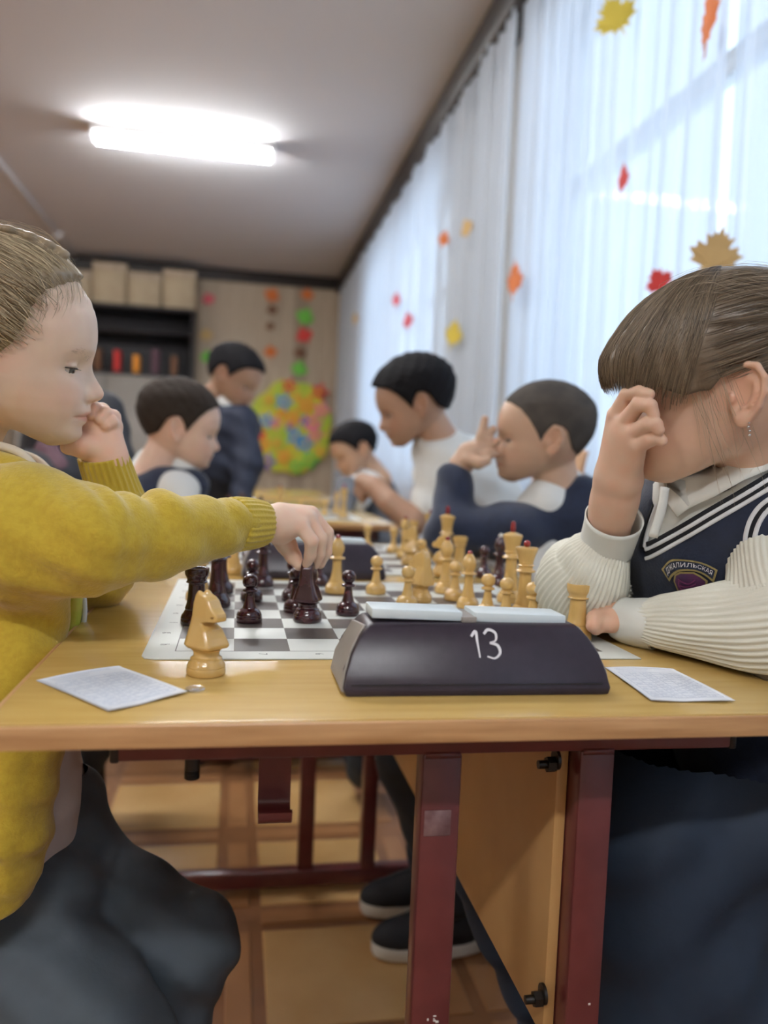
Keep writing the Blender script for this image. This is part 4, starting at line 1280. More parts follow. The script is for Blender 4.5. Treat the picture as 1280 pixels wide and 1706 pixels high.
def hand_reach():
    V_ = Vol((-.10, .79, .72), (.135, .93, .90), .0011)
    W0 = atY(428, 872, .842)
    V_.cap(atY(330, 880, .80), W0, .024, .0185, k=.004)
    V_.cap(W0, atY(462, 868, .852), .0185, .0175, k=.006)
    F_ = [[(502, 877, .842), (519, 901, .837), (517, 925, .845), (511.5, 940, .852)], [(514, 865, .855), (534, 897, .851), (532, 923, .855), (525, 941, .859)],
          [(519, 857, .868), (545, 888, .865), (543.5, 920, .866), (534, 940, .866)], [(517, 856, .880), (546, 894, .881), (541, 924, .874), (533, 939, .870)]]
    for i, f_ in enumerate(F_):
        P = PY(f_); base = atY(462+i*1.5, 872-5*i, .838+.011*i)
        V_.cap(base, P[0], .0125, .0088, k=.009)
    V_.cap(atY(468, 880, .85), atY(500, 868, .862), .017, .011, k=.010)
    for f_ in F_:
        P = PY(f_); V_.chain(P, [.0082, .0072, .0062, .0050], k=.0022)
    T = PY([(464, 888, .866), (478, 908, .870), (489, 927, .868), (498, 942, .862)])
    V_.chain(T, [.0125, .0105, .0082, .0058], k=.004)
    return V_.mesh()


def hand_cheek():
    V_ = Vol((-.245, .82, .80), (-.06, .96, 1.01), .0011)
    V_.cap(atY(192, 828, .905), atY(178, 765, .888), .021, .0185, k=.006)
    for a, b, r0, r1 in (((176, 764, .886), (151, 712, .884), .018, .0145), ((178, 764, .886), (166, 708, .89), .018, .0145), ((180, 762, .888), (181, 708, .892), .0165, .0125)):
        V_.cap(atY(*a), atY(*b), r0, r1, k=.010)
    V_.chain(PY([(160, 748, .876), (140, 744, .868), (124, 741, .864), (112, 745, .862)]), [.0145, .0115, .009, .0068], k=.007)
    for L_ in ([(188, 716, .896), (188, 695, .893), (174, 688, .876), (167, 699, .870)], [(176, 708, .902), (170, 684, .892), (156, 680, .874), (150, 690, .868)],
               [(162, 704, .904), (152, 684, .894), (141, 684, .878), (137, 694, .872)], [(186, 728, .898), (191, 711, .894), (184, 703, .878), (176, 709, .872)]):
        V_.chain(PY(L_), [.0085, .0078, .0070, .0058], k=.0028)
    return V_.mesh()


h1, h2 = hand_reach(), hand_cheek()


def hand_color(v, base):
    n = np.sin(v[:, 0]*210)*np.sin(v[:, 1]*190+1)*np.sin(v[:, 2]*230); w = np.clip(.25+.3*n, 0, .6)[:, None]
    return np.array(base)*(1-w)+np.array(base)*[1.03, .84, .78]*w


nb_ = lw([[-50, 4, -125]])[0]
core = [tube(spline(np.array([nb_, at_d(-80, 900, .82), at_d(-75, 1150, .82), at_d(-85, 1400, .82)]), 14), [.045, .07, .07, .07, .07, .07, .07, .07, .07, .07, .07, .07, .07, .06], 14),
        tube(spline(np.array([at_d(-80, 890, .80), at_d(40, 890, .715), at_d(150, 898, .70), at_d(290, 888, .757), atY(400, 874, .832)]), 20), np.linspace(.035, .021, 20), 12),
        tube(spline(np.array([at_d(-80, 890, .82), at_d(-40, 860, .93), atY(150, 948, .957), atY(190, 832, .906)]), 20), np.linspace(.035, .021, 20), 12)]
_bv, _bf = join((lw(_hv), _hq), h1, h2, *core)
_bc = np.vstack([_hc, hand_color(h1[0], np.array(SKIN_L)*[.98, .95, .93]), hand_color(h2[0], np.array(SKIN_L)*[1, .88, .83])]+[np.tile(np.array(SKIN_L), (len(q_[0]), 1)) for q_ in core])
put(mesh_obj('body', (_bv, _bf), 'skin', color=_bc), lg)

# cardigan -----------------------------------------------------------
def cardigan():
    V_ = Vol((-.62, .60, .36), (.06, 1.02, 1.02), .0034)
    sh, el, wr = at_d(-75, 885, .76), at_d(150, 898, .70), at_d(398, 873, .81)
    V_.cap(sh, at_d(40, 890, .71), .064, .056, k=.03); V_.cap(at_d(40, 890, .71), el, .056, .0435, k=.03); V_.cap(el, at_d(270, 893, .745), .0435, .0385, k=.02); V_.cap(at_d(270, 893, .745), wr, .0385, .0265, k=.01)
    # far arm: elbow on the desk, forearm up to the cheek
    V_.cap(at_d(-40, 860, .93), atY(150, 950, .96), .05, .042, k=.03); V_.cap(atY(160, 945, .955), atY(196, 838, .908), .044, .030, k=.02)
    # trunk
    for (x, y, d, r) in ((-95, 900, .83, .10), (-75, 1010, .82, .105), (-75, 1150, .82, .105), (-85, 1300, .82, .105), (-100, 1440, .81, .11)):
        V_.ell(at_d(x, y, d), (r*.90, r*1.12, .09), k=.05)
    V_.cap(at_d(-50, 842, .77), at_d(-80, 890, .76), .045, .06, k=.04)
    # near front panel hanging open
    pn = [(38, 1010, .745), (22, 1130, .735), (8, 1260, .73), (-5, 1380, .725), (-30, 1490, .72)]
    for a, b in zip(pn[:-1], pn[1:]):
        V_.cap(at_d(*a), at_d(*b), .040, .040, k=.03)
    ax = nrm(wr-el)
    def folds(X, Y, Z):
        u = (X-el[0])*ax[0]+(Y-el[1])*ax[1]+(Z-el[2])*ax[2]; top = np.clip((Z-(el[2]+.012))/.03, -.3, 1.2)
        on = np.clip((X+.16)/.05, 0, 1)
        a = -.0062*np.abs(np.sin(u*105+1.1*np.sin(u*33)))*np.clip(top, -.25, 1.1)*on+.0045*on*np.clip(top, 0, 1)
        b = .0028*np.sin(X*60+Z*95+2*np.sin(Y*40))*np.sin(Z*60+X*30)
        low = np.clip((.70-Z)/.05, 0, 1)+np.clip((.80-Z)/.05, 0, 1)*np.clip((-.12-X)/.05, 0, 1)
        cab = -.0024*np.abs(np.sin(X*95+.35*np.sin(Z*85)))*np.clip(low, 0, 1)*np.clip((.80-Y)/.05, 0, 1)
        rb_ = -.0026*np.abs(np.sin((X-.6*Y)*250))*np.clip((hem[2]+.075-Z)/.012, 0, 1)
        return a+b+cab*np.clip((Z-hem[2]-.07)/.012, 0, 1)+rb_
    hem = at_d(0, 1512, .72)
    V_.disp(folds)
    V_.plane(hem, (.25, 0, -1), .004)
    V_.plane(at_d(-75, 830, .80), nrm((.0, 0, 1)), .0) if False else None
    V_.ell(at_d(-35, 770, .79), (.052, .062, .075), k=.012, cut=True)          # neck opening
    v, q = V_.mesh(); return relax((v, q), 1, .5)


cv, cq = cardigan()
card = put(mesh_obj('cardigan', (cv, cq), 'yellow_knit'), lg)
rib = lambda n_, a: (lambda th, s: 1+a*np.clip(np.cos(n_*th), -.6, 1))
def cuff(P, R, n_, ang=0):
    Q = spline(np.array(P), 12); r = np.interp(np.linspace(0, 1, 12), np.linspace(0, 1, len(R)), R)
    v, f = tube(Q, r, n_*8, caps=False, radial=rib(n_, .030))
    v2, f2 = tube(Q, r-.0028, n_*8, caps=False)
    N_ = n_*8; k = len(v); e = (len(Q)-1)*N_
    rim = [[e+j, e+(j+1) % N_, k+e+(j+1) % N_, k+e+j] for j in range(N_)]+[[(j+1) % N_, j, k+j, k+(j+1) % N_] for j in range(N_)]
    return np.vstack([v, v2]), f+[[a+k for a in q[::-1]] for q in f2]+rim


c1 = mesh_obj('cuff', cuff([at_d(385, 873.5, .803), at_d(392, 873.5, .808), at_d(415, 872.5, .823), at_d(436, 872, .836), at_d(444, 872, .840)], [.0262, .0272, .0262, .0232, .0208], 26), 'yellow_rib', card)
c2 = mesh_obj('cuff', cuff([atY(197, 842, .911), atY(190, 822, .906), atY(181, 790, .896), atY(173, 766, .888), atY(171, 758, .886)], [.0300, .0290, .0262, .0252, .0246], 26), 'yellow_rib', card)
# hood collar with a pale binding
cp = spline(np.array([at_d(*q_) for q_ in ((-118, 747, .85), (-95, 738, .815), (-50, 733, .785), (0, 743, .757), (34, 755, .747), (55, 776, .747), (68, 800, .757), (96, 816, .785), (108, 812, .815), (84, 787, .845), (54, 762, .872), (0, 748, .895), (-70, 742, .90), (-110, 746, .88), (-118, 747, .85))]), 90)
mesh_obj('hood_binding', tube(cp, .0042, 10, caps=False), 'hood_binding', card)
ctr_ = cp.mean(0); lp = cp+(cp-ctr_)*.07+np.array([0, 0, -.021])
mesh_obj('hood', tube(lp, .0155, 14, caps=False), 'yellow_knit', card)
hv_ = Vol((-.50, .70, .84), (-.20, .98, 1.02), .004)
hv_.ell(at_d(-150, 835, .87), (.055, .085, .075), k=.02); hv_.ell(at_d(-120, 800, .86), (.05, .07, .04), k=.03)
hv_.disp(lambda X, Y, Z: .003*np.sin(X*80+Z*60)*np.sin(Y*60+Z*40))
mesh_obj('hood_back', relax(hv_.mesh(), 1), 'yellow_knit', card)
# tee, bright printed lining, trousers ------------------------------
def tee():
    V_ = Vol((-.52, .68, .42), (-.06, .98, .92), .004)
    for (x, y, d, r) in ((-75, 960, .84, .095), (-55, 1080, .84, .098), (-45, 1200, .84, .098), (-38, 1300, .83, .100), (-40, 1380, .82, .10)):
        V_.ell(at_d(x, y, d), (r*.98, r*1.1, .085), k=.04)
    V_.cap(at_d(45, 1230, .79), at_d(40, 1340, .78), .042, .044, k=.03)
    V_.disp(lambda X, Y, Z: .003*np.sin(X*70+Z*60)*np.sin(Z*50-Y*40))
    return relax(V_.mesh(), 1)


tv, tq = tee(); mesh_obj_ = put(mesh_obj('tee_shirt', (tv, tq), 'grey_tee'), lg)
lv_ = [tube(spline(np.array([at_d(118, 960, .84), at_d(120, 1010, .83), at_d(112, 1060, .82), at_d(100, 1110, .81)]), 12), [.022]*12, 16, ell=(1, .45))]
ln = put(mesh_obj('printed_top', lv_[0], 'print_lining'), lg)
mesh_obj('trim_edge', tube(spline(np.array([at_d(134, 962, .838), at_d(141, 1010, .828), at_d(136, 1060, .818), at_d(122, 1110, .808)]), 12), .0028, 8), 'stripe_white', ln)


def trousers():
    V_ = Vol((-.60, .52, -.01), (.02, 1.12, .56), .0048)
    V_.ell(at_d(-70, 1440, .83), (.115, .125, .095), k=.03)
    # far leg, thigh pushed forward under the desk
    hp, kn = at_d(10, 1440, .86), at_d(308, 1572, .86)
    V_.cap(hp, kn, .083, .052, k=.03); an = np.array([kn[0]-.07, kn[1]+.03, .07]); V_.cap(kn, an, .052, .036, k=.02)
    V_.cap(an, an+[.0, 0, -.03], .036, .036)
    V_.cap(at_d(20, 1420, .86), at_d(95, 1360, .85), .07, .055, k=.04)
    # near leg, hanging down over the seat edge
    h2_, k2 = at_d(-10, 1520, .81), at_d(165, 1750, .74)
    V_.cap(h2_, k2, .080, .066, k=.009); a2 = np.array([k2[0]-.02, k2[1]-.01, .07]); V_.cap(k2, a2, .060, .038, k=.02)
    V_.cap(at_d(30, 1460, .83), at_d(75, 1490, .80), .06, .055, k=.012)
    def folds(X, Y, Z):
        return .0035*np.sin(X*45-Z*52+1.5*np.sin(Y*25))*np.sin(Z*33+Y*28)+.0018*np.sin(X*90+Z*130+Y*60)
    V_.disp(folds)
    return relax(V_.mesh(), 2)


tv, tq = trousers(); tr_ = put(mesh_obj('trousers', (tv, tq), 'trousers_grey'), lg)

# ------------------------------------------------------------------ girl in the navy vest
RG_XS = .95; RG_SC = 1.0
RG_O = at_d(1197, 634, .765); RG_R = view_frame(1197, 634, math.radians(6), .10, mirror=True)
SKIN_R = (.72, .50, .37)
rg = person('person', (.60, .74, 0), 'child with blunt bangs and a navy vest, covering the eyes with one hand')
rw = lambda V: (np.asarray(V)*RG_SC/1000)@RG_R.T+RG_O
V_ = head_vol(1.7, RG_XS, ears=(0, 1), neck=((-22, 0, -45), (-58, -62, -140), 38, 40), slit=(-18.0, -17.8))
_v, _q = relax(V_.mesh(), 1, .4); _c = skin_color(_v, SKIN_R, xs=RG_XS, flush=.7)
rh = lambda x, y, z: head_fn(x, y, z, RG_XS, False)
def r_thick(x, z): return 6.5+14*np.clip((x-5)/75, 0, 1)*np.clip((110-z)/80, .1, 1)
fr = lambda x, y, z: rh(x, y, z)-r_thick(x, z)
r_zm = lambda x: np.interp(x, [-110, -75, -50, -34, -22, -12, 0, 14, 30, 50, 70, 90, 110], [-48, -56, -44, -8, 16, 18, 8, -8, -8, -4, 2, 9, 14])


def right_hair():
    W_ = Vol((-140, -98, -72), (122, 98, 126), 2.0)
    X, Y, Z = W_.ax[0][:, None, None], W_.ax[1][None, :, None], W_.ax[2][None, None, :]
    ang = np.arctan2(Y, X+10)
    comb = 1.3*np.sin(ang*30+Z*.02+1.5*np.sin(ang*7))*np.clip(X/40, 0, 1)+.8*np.sin(Z*.55+1.2*np.sin(X*.05))*np.clip(-X/30, 0, 1)
    clump = 3.0*np.sin(ang*13+1)*np.sin(ang*5)
    F = smax(fr(X, Y, Z)-comb, (r_zm(X)+clump*np.clip(X/40, 0, 1)-Z), 3.5)
    # hollow behind the fringe so the brow stays free
    F = smax(F, -(rh(X, Y, Z)-1.5-0*F), 1.5)
    W_.F = F.astype(np.float32)
    W_.ell((-112, 0, 34), (24, 24, 24), k=10); W_.cap((-118, 0, 30), (-128, 0, -40), 17, 12, k=8)
    return relax(W_.mesh(), 1, .4)


_hv2, _hq2 = right_hair()
hair2 = put(mesh_obj('hair', (rw(_hv2), _hq2), 'hair_brown'), rg)
rr = np.random.RandomState(21)


def march2(fn, P, dirfn, steps, step, off, stop=None):
    P = np.array(P, float); out = []; live = np.ones(len(P))
    for k in range(steps):
        for _ in range(2):
            n_, L = grad(fn, P); P = P-n_*((fn(P[:, 0], P[:, 1], P[:, 2])-off)/np.maximum(L, .3))[:, None].clip(-12, 12)*live[:, None]
        out.append(P.copy())
        if stop is not None: live = live*(~stop(P))
        d = dirfn(P, k/(steps-1)); d = d-n_*(d*n_).sum(1)[:, None]; d /= np.linalg.norm(d, axis=1)[:, None]+1e-9
        P = P+d*step*live[:, None]
    return np.stack(out, 1)


n = 2200                                              # fringe
a = rr.uniform(-1.45, 1.45, n); r0 = rr.uniform(4, 70, n)
st = np.c_[-8+r0*np.cos(a), r0*np.sin(a), np.full(n, 96.)]
fx = np.c_[np.cos(a), np.sin(a)*.9]
zj = rr.randn(n)*3.0+2.2*np.sin(a*13)
S = march2(fr, st, lambda P, t: np.c_[fx[:, 0]+.15, fx[:, 1], -np.full(n, .15+1.2*t)], 15, 10.6, rr.uniform(-.8, 1.4, n), lambda P: P[:, 2] < r_zm(P[:, 0])-1.5+zj)
S = S+np.cumsum(rr.randn(n, 15, 3)*.13, 1)
strand_mesh(S, rr.uniform(.16, .38, n), rw, 'fringe', hair2, (.075, .052, .031), (.36, .275, .18))
n = 1700                                              # drawn back over the ear
zz = rr.uniform(2, 92, n); st = np.c_[rr.uniform(-60, 25, n), np.where(rr.rand(n) < .75, 1, -1)*rr.uniform(30, 85, n), zz]
lowb = rr.rand(n) < .3; st[lowb] = np.c_[rr.uniform(-75, -34, lowb.sum()), rr.uniform(30, 70, lowb.sum()), rr.uniform(-46, 5, lowb.sum())]
tg = np.array([-122, 0, 36.])
S = march2(fr, st, lambda P, t: (tg-P)/(np.linalg.norm(tg-P, axis=1)[:, None]+1e-9)+np.array([0, 0, .12]), 14, 6.5, rr.uniform(-.6, 1.2, n))
S = S+np.cumsum(rr.randn(n, 14, 3)*.16, 1)
strand_mesh(S, rr.uniform(.16, .38, n), rw, 'drawn_back_strands', hair2, (.075, .052, .031), (.36, .275, .18))
n = 34                                                # loose wisps hanging in front of the ear
st = np.c_[np.where(rr.rand(n) < .6, rr.uniform(22, 36, n), rr.uniform(-2, 22, n)), np.full(n, 80.), rr.uniform(0, 24, n)]
ln_ = np.where(rr.rand(n) < .5, rr.uniform(.5, 1.0, n), rr.uniform(1.0, 1.75, n)); dr = rr.randn(n)*.10
S = march2(rh, st, lambda P, t: np.c_[dr-.22*np.ones(n), np.zeros(n), -np.ones(n)], 15, 6.2, rr.uniform(2.5, 8, n))
K = np.linspace(0, 1, 15)
S = S[:, :1]+(S-S[:, :1])*ln_[:, None, None]
S = S+np.cumsum(rr.randn(n, 15, 3)*.35, 1)
strand_mesh(S, rr.uniform(.10, .22, n), rw, 'loose_wisps', hair2, (.22, .16, .1), (.62, .5, .36))
n = 70
st = np.c_[rr.uniform(-90, 40, n), rr.uniform(-20, 80, n), rr.uniform(50, 96, n)]
S = march2(fr, st, lambda P, t: np.c_[-np.ones(n), rr.randn(n)*.3, -.2*np.ones(n)-t], 10, 7, rr.uniform(1.0, 4.5, n)); S = S+np.cumsum(rr.randn(n, 10, 3)*.5, 1)
strand_mesh(S, .14, rw, 'stray_hairs', hair2, (.3, .22, .14), (.66, .54, .40))
# earring
ec = np.array([-15., 76, -38])
eo = []
for k in range(4): eo.append(xf(lathe([(.01, -1.3), (.9, -.8), (1.25, 0), (.9, .8), (.01, 1.3)], 10), loc=ec+[.5*math.sin(k*2), .6, -k*3.6]))
er_ = mesh_obj('earring', (rw(join(*eo)[0]), join(*eo)[1]), 'coin'); put(er_, rg)


def hand_face():
    V_ = Vol((.225, .615, .81), (.40, .84, 1.05), .0011)
    V_.cap(atY(1012, 890, .775), atY(1024, 832, .746), .0225, .0200, k=.006); V_.cap(atY(1024, 832, .746), atY(1031, 792, .730), .0200, .0196, k=.010)
    V_.cap(atY(1020, 852, .756), atY(1033, 798, .730), .0206, .0206, k=.010)
    F_ = [[(1027, 692, .708), (1046, 657, .692), (1066, 653, .676), (1082, 657, .668)], [(1040, 706, .698), (1064, 674, .676), (1084, 676, .664), (1090, 692, .663)],
          [(1052, 724, .690), (1080, 706, .668), (1093, 707, .661), (1098, 716, .660)], [(1062, 742, .686), (1083, 732, .672), (1095, 729, .666), (1103, 734, .664)]]
    wb_ = [(1015, 800, .737), (1024, 800, .730), (1034, 800, .725), (1044, 802, .722)]
    for f_, w_ in zip(F_, wb_): V_.cap(atY(*w_), atY(*f_[0]), .0135, .0088, k=.007)
    V_.cap(atY(1030, 790, .728), atY(1044, 725, .702), .016, .013, k=.01)
    for f_ in F_: V_.chain(PY(f_), [.0082, .0070, .0061, .0052], k=.0013)
    V_.chain(PY([(1020, 775, .74), (1024, 735, .735), (1036, 705, .725)]), [.012, .010, .008], k=.006)
    return V_.mesh()


def hand_rest():
    V_ = Vol((.24, .70, .715), (.40, .86, .80), .0011)
    V_.cap(atY(1120, 1040, .725), atY(1052, 1030, .765), .021, .0175, k=.006); V_.cap(atY(1052, 1030, .765), atY(1024, 1018, .785), .0175, .0165, k=.008)
    for i in range(4):
        Y = .806-.0155*i; y = 1007+6.5*i
        V_.cap(atY(1040, 1024, .775), atY(1018-1*i, y+2, Y), .015, .0095, k=.008)
        V_.chain(PY([(1018-i, y+2, Y), (997-2*i, y+4, Y-.004), (986+1*i, y+16, Y-.008), (993, y+22, Y-.006)]), [.0092, .0082, .0072, .006], k=.0014)
    V_.chain(PY([(1040, 1034, .765), (1018, 1038, .755), (1002, 1042, .757)]), [.011, .009, .007], k=.005)
    X, Y, Z = V_.ax[0][:, None, None], V_.ax[1][None, :, None], V_.ax[2][None, None, :]
    V_.F = smax(V_.F, (DZ+.0012-Z)+0*X+0*Y, .002).astype(np.float32)
    return V_.mesh()


h3, h4 = hand_face(), hand_rest()
_bv, _bf = join((rw(_v), _q), h3, h4)
put(mesh_obj('body', (_bv, _bf), 'skin', color=np.vstack([_c, hand_color(h3[0], SKIN_R), hand_color(h4[0], np.array(SKIN_R)*[1, .92, .88])])), rg)

# vest and blouse -----------------------------------------------------
def torso_r(grow, h=.0036):
    V_ = Vol((.22, .60, .46), (.86, 1.16, .97), h)
    for (x, y, d, r) in ((1202, 850, .845, .086), (1206, 930, .885, .108), (1222, 1040, .91, .112), (1275, 1150, .92, .112), (1310, 1260, .92, .118)):
        V_.ell(at_d(x, y, d), (r*1.0+grow, r*1.08+grow, .085+grow), k=.045)
    V_.cap(at_d(1215, 800, .82), at_d(1310, 850, .775), .050+grow, .052+grow, k=.035); V_.cap(at_d(1200, 810, .84), at_d(1110, 866, .945), .048+grow, .046+grow, k=.035)
    V_.disp(lambda X, Y, Z: .0022*np.sin(X*50+Z*70+np.sin(Y*40))*np.sin(Z*45-X*30))
    X, Y, Z = V_.ax[0][:, None, None], V_.ax[1][None, :, None], V_.ax[2][None, None, :]
    V_.F = smax(V_.F, -np.maximum(X-.470+0*Y, Z-.732+0*Y), .01).astype(np.float32)
    return V_


tip = (1074, 925); near_s = (1290, 778); far_s = (1104, 800)
VT = torso_r(.0)
def wedge_planes(V_, k=.003):
    o = C0; r0_, r1_, r2_ = ray(*tip), ray(*near_s), ray(*far_s)
    n1, n2 = nrm(np.cross(r0_, r1_)), nrm(np.cross(r2_, r0_))
    test = ray(1150, 800)
    if n1@test < 0: n1 = -n1
    if n2@test < 0: n2 = -n2
    X, Y, Z = V_.ax[0][:, None, None], V_.ax[1][None, :, None], V_.ax[2][None, None, :]
    a = X*n1[0]+Y*n1[1]+(Z-CAMZ)*n1[2]; b = X*n2[0]+Y*n2[1]+(Z-CAMZ)*n2[2]
    front = Y-(.92+0*X)                                 # only the front half is open
    return -np.minimum(np.minimum(a, b), -front)
VS = VT.copy(VT.F+.004)
VV = VT.copy(smax(VT.F, -wedge_planes(VT), .002))
vest = put(mesh_obj('knit_vest', relax(VV.mesh(), 3), 'navy_knit'), rg)
VS.cap(at_d(1192, 752, .785), at_d(1203, 820, .845), .045, .058, k=.02); VS.ell(at_d(1188, 728, .77), (.043, .043, .055), k=.004, cut=True)
blouse = put(mesh_obj('blouse', relax(VS.mesh(), 1), 'collar_cloth'), rg)


def surf_ribbon(V_, pts, w, mat, name, parent, lift=.0012, n=40):
    q = spline(np.array(pts, float), n); D = np.array([ray(*p) for p in q]); H = V_.hit(C0, D, .5, 1.2)
    H = np.array([spline(H[:, k:k+1], n)[:, 0] for k in range(3)]).T if False else H
    k = np.ones(5)/5; Hs = H.copy()
    for c in range(3): Hs[:, c] = np.convolve(np.pad(H[:, c], 2, mode='edge'), k, 'valid')
    N_ = V_.normal(Hs); T = np.gradient(Hs, axis=0); T /= np.linalg.norm(T, axis=1)[:, None]+1e-9; B = np.cross(N_, T)
    V4 = np.concatenate([Hs+B*w+N_*-.001, Hs+B*w+N_*lift, Hs+N_*lift*1.3, Hs-B*w+N_*lift, Hs-B*w+N_*-.001]); m_ = n
    F_ = [[c*m_+i, c*m_+i+1, (c+1)*m_+i+1, (c+1)*m_+i] for c in range(4) for i in range(n-1)]
    return mesh_obj(name, (V4, F_), mat, parent)


near = [(1076, 917), (1092, 911), (1140, 884), (1188, 856), (1240, 826), (1300, 790)]
sh_ = lambda L_, dx, dy: [(x+dx, y+dy) for x, y in L_]
surf_ribbon(VT, sh_(near, 2, -9), .0030, 'stripe_black', 'neck_stripe', vest, .0014)
surf_ribbon(VT, sh_(near, 0, -1.5), .0019, 'stripe_white', 'neck_stripe', vest, .0018)
surf_ribbon(VT, sh_(near, 0, 6), .0028, 'stripe_black', 'neck_stripe', vest, .0014)
surf_ribbon(VT, sh_(near, 0, 13.5), .0019, 'stripe_white', 'neck_stripe', vest, .0018)
far = [(1076, 912), (1079, 895), (1087, 868), (1098, 838)]
surf_ribbon(VT, sh_(far, -1, 0), .0020, 'stripe_white', 'neck_stripe', vest, .0018)
surf_ribbon(VT, sh_(far, -7, 2), .0022, 'stripe_black', 'neck_stripe', vest, .0014)
arm = [(1242, 908), (1244, 888), (1252, 864), (1268, 842), (1296, 822)]
surf_ribbon(VT, arm, .0020, 'stripe_white', 'armhole_stripe', vest, .0018); surf_ribbon(VT, sh_(arm, 7, 3), .0022, 'stripe_black', 'armhole_stripe', vest, .0014); surf_ribbon(VT, sh_(arm, 14, 6), .0020, 'stripe_white', 'armhole_stripe', vest, .0018)


def decal(V_, P2, F2, mat, name, parent, lift):
    P2 = np.asarray(P2, float); D = np.array([ray(*p) for p in P2[:, :2]]); H = V_.hit(C0, D, .5, 1.2, .0008); N_ = V_.normal(H)
    return mesh_obj(name, (H+N_*(lift+.0), F2), mat, parent, smooth=False)


z5 = lambda x, y: (1080+x/8., 900+y/8.)
Ua = spline(np.array([z5(195, 375), z5(300, 262), z5(420, 248), z5(640, 272), z5(800, 320), z5(932, 388)]), 26)
La = spline(np.array([z5(300, 540), z5(345, 465), z5(440, 405), z5(620, 405), z5(760, 460), z5(880, 555)]), 26)
def band(A, B, s0, s1, m_=5):
    V2 = np.concatenate([A+(B-A)*t for t in np.linspace(s0, s1, m_)]); n_ = len(A)
    return V2, [[j*n_+i, j*n_+i+1, (j+1)*n_+i+1, (j+1)*n_+i] for j in range(m_-1) for i in range(n_-1)]
bd = decal(VT, *band(Ua, La, 0, 1), 'gold_thread', 'badge_ribbon', vest, .0020)
decal(VT, *band(Ua[1:-1], La[1:-1], .14, .82), 'navy_knit', 'ribbon_field', bd, .0026).parent = bd
tx = text_mesh('ДЖАЛИЛЬСКАЯ', 1.0, 0.0); tv_ = tx[0][:, :2]; mn, mx_ = tv_.min(0), tv_.max(0)
u = .08+.84*(tv_[:, 0]-mn[0])/(mx_[0]-mn[0]); w_ = .70-.46*(tv_[:, 1]-mn[1])/(mx_[1]-mn[1])
ii = u*25; i0 = np.clip(ii.astype(int), 0, 24); fr_ = (ii-i0)[:, None]
A_ = Ua[i0]*(1-fr_)+Ua[i0+1]*fr_; B_ = La[i0]*(1-fr_)+La[i0+1]*fr_
decal(VT, A_+(B_-A_)*w_[:, None], tx[1], 'chalk_white', 'badge_lettering', bd, .0032)
sp = [z5(*q) for q in ((365, 445), (430, 415), (620, 418), (720, 470), (800, 530), (790, 640), (640, 760), (520, 740), (400, 660), (350, 530))]
ctr = np.mean(np.array(sp), 0)
ring = lambda s: np.array([ctr+(np.array(p)-ctr)*s for p in sp])
def fan(P): return np.vstack([P, P*.5+ctr*.5, ctr[None]]), [[i, (i+1) % len(P), len(P)+(i+1) % len(P), len(P)+i] for i in range(len(P))]+[[len(P)+i, len(P)+(i+1) % len(P), 2*len(P)] for i in range(len(P))]
decal(VT, *fan(ring(1.0)), 'gold_thread', 'badge_shield', vest, .0016)
decal(VT, *fan(ring(.88)), 'badge_violet', 'shield_field', vest, .0024)
for L_ in ([(420, 500), (480, 540), (560, 560), (640, 510)], [(440, 580), (500, 600), (580, 590), (650, 560)], [(430, 520), (430, 580), (470, 640)]):
    s2 = spline(np.array([z5(*q) for q in L_]), 14); T2 = np.gradient(s2, axis=0); T2 /= np.linalg.norm(T2, axis=1)[:, None]; N2 = np.c_[-T2[:, 1], T2[:, 0]]
    decal(VT, np.vstack([s2+N2*1.0, s2-N2*1.0]), [[i, i+1, 15+i, 14+i] for i in range(13)], 'badge_pink', 'shield_motif', vest, .0030)


# collar flaps
def flap(pts, d, thick=.0022, bulge=.006):
    D_ = np.array([ray(*p) for p in pts]); H_ = VS.hit(C0, D_, .5, 1.2, .001); t_ = ((H_-C0)@CF)
    md = np.median(t_[t_ < 1.05]); d = [min(q, md+.05)-.007 for q in t_]
    P = np.array([at_d(x, y, dd) for (x, y), dd in zip(pts, d)]); c = P.mean(0); nv = -nrm(c-C0)
    n_ = len(P); rings = [P, c+(P-c)*.97+nv*thick, c+(P-c)*.6+nv*(thick+bulge*.6), (c+nv*(thick+bulge))[None]]
    V2 = np.vstack([P-nv*0, rings[1], rings[2], rings[3]]); F_ = []
    for a in range(2):
        for i in range(n_): F_.append([a*n_+i, a*n_+(i+1) % n_, (a+1)*n_+(i+1) % n_, (a+1)*n_+i])
    for i in range(n_): F_.append([2*n_+i, 2*n_+(i+1) % n_, 3*n_])
    F_.append(list(range(n_))[::-1])
    return V2, F_
mesh_obj('collar_flap', flap([(1104, 806), (1122, 796), (1160, 784), (1205, 764), (1248, 738), (1268, 730), (1278, 748), (1288, 780), (1240, 800), (1190, 828), (1150, 846), (1128, 862), (1112, 840)],
                             [.735, .735, .725, .712, .705, .705, .698, .692, .695, .704, .714, .724, .73]), 'collar_cloth', blouse)
mesh_obj('collar_flap', flap([(1088, 806), (1104, 792), (1112, 806), (1108, 838), (1106, 872), (1094, 860), (1087, 832)], [.775, .775, .765, .752, .748, .756, .765], bulge=.003), 'collar_cloth', blouse)
mesh_obj('placket', tube(spline(np.array([at_d(1108, 812, .742), at_d(1102, 850, .742), at_d(1088, 895, .745)]), 12), .006, 8, ell=(1, .5)), 'collar_cloth', blouse)

